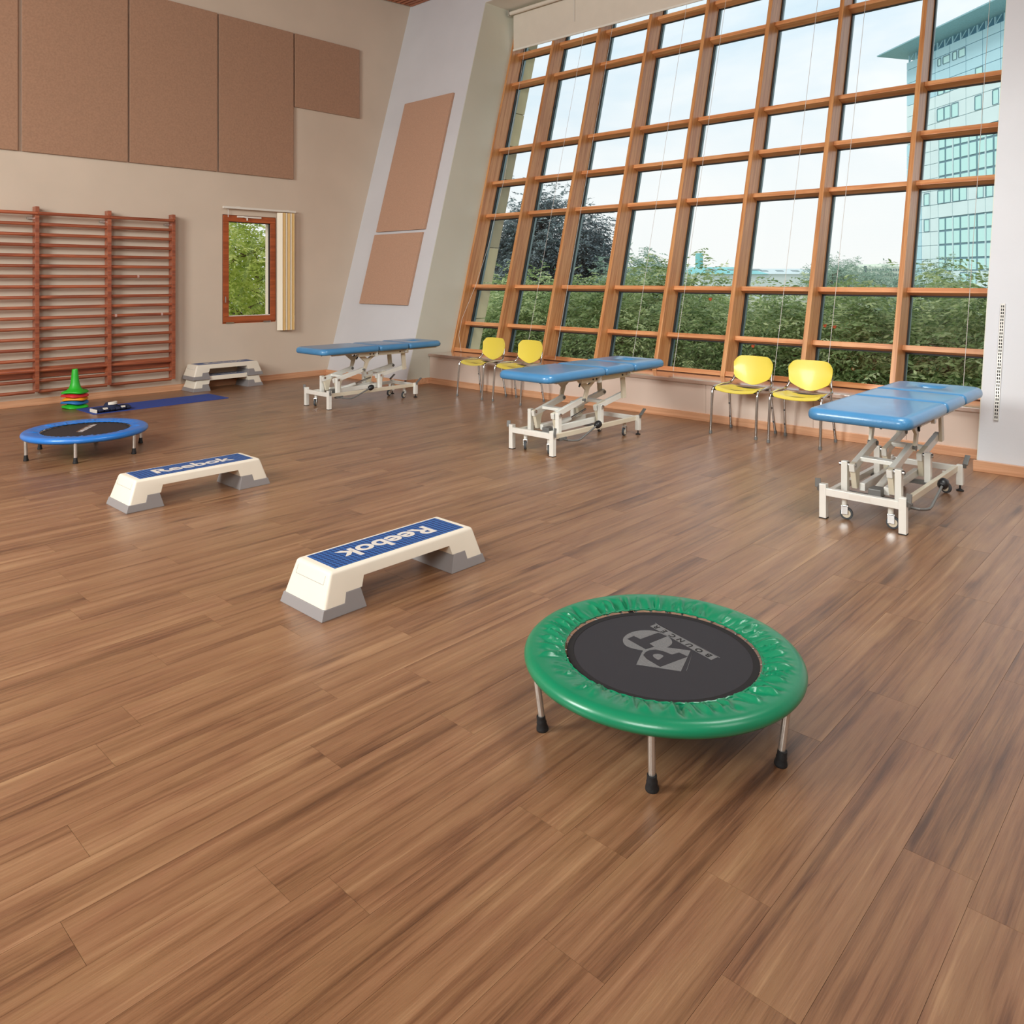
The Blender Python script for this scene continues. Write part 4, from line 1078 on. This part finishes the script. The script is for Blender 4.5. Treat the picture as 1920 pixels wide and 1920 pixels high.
x, y = from_px(1745, 21); tree('small_tree', x, y, .75, LF[0], TM, 'leaves_hazed', .85, 1, 'small pale green tree in front of the base of the office tower', None)
x, y = from_px(1190, 24); tree('young_tree', x, y, .9, LF[0], TM, 'leaves_hazed', 1.0, 3, 'pale young tree outside the fourth window bay beside the cream building', None)
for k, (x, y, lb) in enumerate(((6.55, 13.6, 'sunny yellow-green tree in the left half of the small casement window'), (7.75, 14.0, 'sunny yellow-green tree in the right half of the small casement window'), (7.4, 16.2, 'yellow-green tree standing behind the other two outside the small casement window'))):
    tree('sunlit_tree', x, y, 1.35, LML[0], TM, 'leaves_sunlit_lime', 1.0 + .1 * k, k * 2.0, lb, 'trees outside the small window')
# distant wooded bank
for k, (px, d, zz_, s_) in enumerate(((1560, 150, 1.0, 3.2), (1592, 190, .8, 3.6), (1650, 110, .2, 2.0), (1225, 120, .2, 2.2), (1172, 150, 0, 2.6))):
    x, y = from_px(px, d); tree('distant_tree', x, y, zz_, LF[0], TM, 'leaves_hazed', s_, k * 1.3, ('hazy distant tree, left of two on the horizon in the seventh window bay', 'hazy distant tree, right of two on the horizon in the seventh window bay', 'hazy distant tree on the horizon in front of the pale office block', 'hazy distant tree on the horizon in front of the cream building', 'hazy distant tree on the horizon just left of the cream building')[k], 'distant trees on the horizon')
# orange blossoms among the leaves
for px, py, olab in ((1332, 562, 'tiny orange blossom in the fifth window bay, highest of all in the leaves'), (1412, 650, 'tiny orange blossom in the sixth window bay, just above the left yellow chair back'),
                     (1547, 612, 'tiny orange blossom beside the seventh mullion, left one of a close pair'), (1565, 614, 'tiny orange blossom near the seventh mullion, right one of a close pair'),
                     (1600, 693, 'tiny orange blossom left of the red lamp post, upper of two'), (1623, 708, 'tiny orange blossom left of the red lamp post, lower of two'), (1763, 628, 'tiny orange blossom alone in the rightmost window bay')):
    d = 11.9; x, y = from_px(px, d); z = H - (py - HY) / F * d
    c = MB()
    for k in range(7):
        a = k * 2.4; c.add([(0, 0, 0), (.03 * math.cos(a), .03 * math.sin(a), .012 * (k % 3)), (.02 * math.cos(a + .8), .02 * math.sin(a + .8), .035)], [(0, 1, 2)])
    c.lathe([(.004, -.02), (.018, -.008), (.020, .006), (.006, .022)], (0, 0, 0), 10)
    o = c.build('orange_blossom', 'berry_orange', smooth=True); o.location = (x, y, z); tag(o, olab, 'flower', 'orange blossoms in the tree row')

# ---------------------------------------------------------------- office tower
tw = empty('office_tower', (99.4, 25.28, 0), math.atan2(.7656, .644)); tag(tw, 'tall pale blue panelled office tower with projecting roof canopy, outside the right-hand bays', 'building')
SE, SW_ = 5.83, -24.0
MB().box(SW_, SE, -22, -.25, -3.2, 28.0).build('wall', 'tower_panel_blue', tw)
cols = [5.83, 3.1, .55, -1.96, -4.57, -7.12, -9.7, -12.3, -14.9, -17.5, -20.1, -22.7]
zlv = [28.0, 27.04, 25.4, 24.22, 22.68, 21.30, 19.55, 17.88]
def panel_grid(cols, zl, m0):
    for a, b_ in zip(cols[1:], cols[:-1]):
        for z1_, z0_ in zip(zl[:-1], zl[1:]):
            MB().box(a + .035, b_ - .035, -.26, 0, z0_ + .03, z1_ - .03).build('cladding_panel', m0, tw)
panel_grid(cols, zlv[:5], 'tower_panel_blue'); panel_grid(cols, zlv[4:], 'tower_panel')
zl2 = [17.88, 16.4, 14.9, 13.2, 11.75, 10.1, 8.55, 7.0, 5.4, 3.8, 2.4, .6, -1.2, -3.1]
panel_grid([5.83, 4.4, 2.95], zl2, 'tower_panel_blue'); panel_grid([2.95, 1.4, .0], zl2, 'tower_panel')
panel_grid([0, -2.4, -4.9, -7.5, -10, -12.6, -15], [12.1, 11.75, 10.1, 8.55], 'tower_panel')
panel_grid([0, -2.4, -4.9, -7.5, -10, -12.6, -15], [2.4, .6, -1.2, -3.1], 'tower_panel')
def twin(s0, s1, z0_, z1_, blind=False):
    f_ = MB()
    f_.box(s0 - .04, s1 + .04, .0, .05, z1_, z1_ + .10).box(s0 - .04, s1 + .04, .0, .05, z0_ - .06, z0_).box(s1, s1 + .10, .0, .05, z0_, z1_).box(s0 - .04, s0, .0, .05, z0_, z1_)
    fo = f_.build('window', 'tower_frame', tw)
    MB().box(s0, s1, -.05, .012, z0_, z1_).build('glass_pane', 'tower_glass', fo)
for a in ((-1.96, -.9, 26.05, 26.80), (-.45, .0, 26.05, 26.80), (-4.47, -3.5, 26.05, 26.85), (-3.1, -2.51, 26.05, 26.85), (1.1, 1.25, 26.05, 26.8), (-.93, 0, 22.7, 23.35), (-2.06, -1.2, 22.7, 23.3), (-7.12, -6.12, 23.4, 24.12),
          (-.95, .1, 19.70, 21.05), (-2.06, -1.12, 19.70, 21.05), (-3.36, -2.36, 19.65, 21.1), (-6.94, -6.03, 19.68, 21.1), (-9.4, -8.63, 19.7, 21.15),
          (1.58, 2.45, 10.2, 11.5), (-.95, 0, 10.2, 11.6), (-2.1, -1.1, 10.2, 11.6), (-3.5, -2.54, 10.2, 11.6), (-4.68, -3.65, 10.2, 11.6), (-7.2, -6.36, 10.2, 11.4), (-8.6, -7.69, 10.2, 11.4),
          (1.58, 2.42, 7.1, 8.45), (-4.73, -3.74, .77, 2.15), (-6.14, -5.12, .77, 2.15)): twin(*a)
def curtain(zl):
    cv = [0, -1.16, -2.43, -3.62, -4.94, -6.21, -7.5, -8.65, -9.9, -11.2, -12.5, -13.8]
    MB().box(cv[-1], 0, -.26, -.10, zl[-1], zl[0]).build('curtain_frame', 'tower_frame', tw)
    for a, b_ in zip(cv[1:], cv[:-1]):
        for z1_, z0_ in zip(zl[:-1], zl[1:]):
            MB().box(a + .14, b_ - .14, -.12, -.04, z0_ + .12, z1_ - .12).build('glass_pane', 'tower_glass', tw)
        if cv.index(b_) % 2 == 0: MB().box(b_ - .055, b_ + .055, -.12, .02, zl[-1], zl[0]).build('fin', 'tower_panel', tw)
curtain([17.85, 16.42, 14.9, 13.25, 12.15]); curtain([8.5, 7.0, 5.4, 3.8, 2.4])
MB().hexa([(SW_, -3, 28.72), (7.2, -3, 28.72), (7.9, 2.6, 29.25), (SW_, 2.6, 29.25), (SW_, -3, 28.9), (7.2, -3, 28.9), (7.9, 2.6, 29.40), (SW_, 2.6, 29.40)]).build('canopy', 'tower_canopy', tw)
s = 5.6
while s > -18:
    MB().bar((s, -.2, 28.0), (s, -.2, 28.85), .12, .12).bar((s, -.2, 28.0), (s - .9, -.2, 28.85), .07, .07).build('canopy_strut', 'tower_panel_blue', tw); s -= 1.3

# pale office block, chimney, sheds, cream house, church on the skyline
def blk(name, px, d, wdt, dep, z0_, z1_, m0, label, rz=0.0):
    x, y = from_px(px, d); t = empty(name, (x, y, 0), YAW - R(90) + rz); tag(t, label, 'building'); MB().box(-wdt / 2, wdt / 2, 0, dep, z0_, z1_).build('wall', m0, t); return t
d = 260; sc_px = d / F
t = blk('office_block', 1662, d, 84 * sc_px, 30, -3, H + (522 - 500) * sc_px, 'office_pale', 'distant pale office block with rows of windows on the skyline left of the tower', R(6))
for r_ in range(4):
    z = H + (522 - 504 - r_ * 9) * sc_px
    for q in range(16): MB().box(-7.0 + q * .93, -7.0 + q * .93 + .5, -.15, .05, z - .75, z).build('window', 'office_dark', t)
MB().box(1.2, 7.4, 5, 20, H + 22 * sc_px, H + 28 * sc_px).build('roof_plant', 'office_pale', t)
x, y = from_px(1622.3, 250); o = MB().box(-.35, .35, -.35, .35, -3, H + 23.5 * 250 / F).build('chimney_stack', 'chimney_grey'); o.location = (x, y, 0); tag(o, 'slim dark grey chimney stack at the left edge of the distant office block', 'chimney')
d = 170; s_ = d / F
def shed(px0, px1, d, y_eave, y_ridge, roof, label):
    s_ = d / F; w_ = (px1 - px0) * s_; t = blk('industrial_shed', (px0 + px1) / 2, d, w_, 22, -3, H - (y_eave - HY) * s_, 'shed_wall', label)
    ze, zr = H - (y_eave - HY) * s_, H - (y_ridge - HY) * (d + 11) / F
    MB().add([(-w_ / 2, -.4, ze), (w_ / 2, -.4, ze), (w_ / 2 - 2, 11, zr), (-w_ / 2 + 1, 11, zr), (w_ / 2, 22, ze), (-w_ / 2, 22, ze)], [(0, 1, 2, 3), (3, 2, 4, 5), (1, 4, 2), (0, 3, 5)]).build('roof', roof, t)
    for q in range(int(w_ // 5)):
        u = -w_ / 2 + 3 + q * 5; zz_ = ze + (zr - ze) * .5
        MB().hexa([(u, 5.2, zz_ - .02), (u + 2.2, 5.2, zz_ - .02), (u + 2.2, 7.2, zz_ + (zr - ze) * .18), (u, 7.2, zz_ + (zr - ze) * .18), (u, 5.2, zz_ + .1), (u + 2.2, 5.2, zz_ + .1), (u + 2.2, 7.2, zz_ + (zr - ze) * .18 + .1), (u, 7.2, zz_ + (zr - ze) * .18 + .1)]).build('rooflight', 'office_dark', t)
    return t
shed(1312, 1442, 170, 514, 501, 'shed_roof_teal', 'long industrial shed with turquoise roof on the skyline outside the middle bays')
shed(1255, 1326, 215, 514, 499, 'shed_roof_pale', 'industrial shed with pale grey roof left of the turquoise-roofed one')
shed(1420, 1540, 245, 514, 504, 'shed_roof_pale', 'long low industrial shed with pale roof right of the turquoise-roofed one')
x, y = from_px(1311, 196); o = MB().cyl((0, 0, -3), (0, 0, H + 47 * 196 / F), .95, 16).cyl((1.2, 0, -3), (1.2, 0, H + 43 * 196 / F), .12, 8).build('factory_flue', 'shed_roof_teal', smooth=True); o.location = (x, y, 0); tag(o, 'short turquoise factory flue rising above the shed roofs', 'chimney')
t = blk('cream_building', 1226, 70, 2.1, 6, -3, H + (522 - 500) * 70 / F, 'house_cream', 'small cream building with a shallow pale roof outside the fourth window bay')
MB().prism([(-1.3, -.3, H + 21 * 70 / F), (1.3, -.3, H + 22 * 70 / F), (1.3, -.3, H + 27 * 70 / F), (-.4, -.3, H + 31 * 70 / F)], (0, 7, 0)).build('roof', 'shed_roof_pale', t)
MB().box(-.5, .3, -.03, .02, H + 2 * 70 / F, H + 12 * 70 / F).build('window', 'office_dark', t)
t = blk('church', 1612, 330, 5, 14, -3, H + 8 * 330 / F, 'stone_church', 'tiny grey stone church with pointed spire on the skyline, left of the dark chimney', 0)
MB().lathe([(1.2, H + 6 * 330 / F), (1.1, H + 12 * 330 / F), (.02, H + 22 * 330 / F)], (0, 0, 0), 8).build('spire', 'stone_church', t)
# red lamp post
x, y = from_px(1640, 12.2); lp = empty('lamp_post', (x, y, 0)); tag(lp, 'red lamp post with flat black head among the trees, behind the right pair of chairs', 'lamp post')
MB().cyl((0, 0, -3.1), (0, 0, H - (672 - HY) * 12.2 / F), .033, 14).build('pole', 'lamp_red', lp, smooth=True)
z = H - (668 - HY) * 12.2 / F
MB().lathe([(.03, -.03), (.05, -.01), (.13, .035), (.13, .05), (.02, .06)], (0, 0, z), 20).build('lamp_head', 'black_plastic', lp, smooth=True)
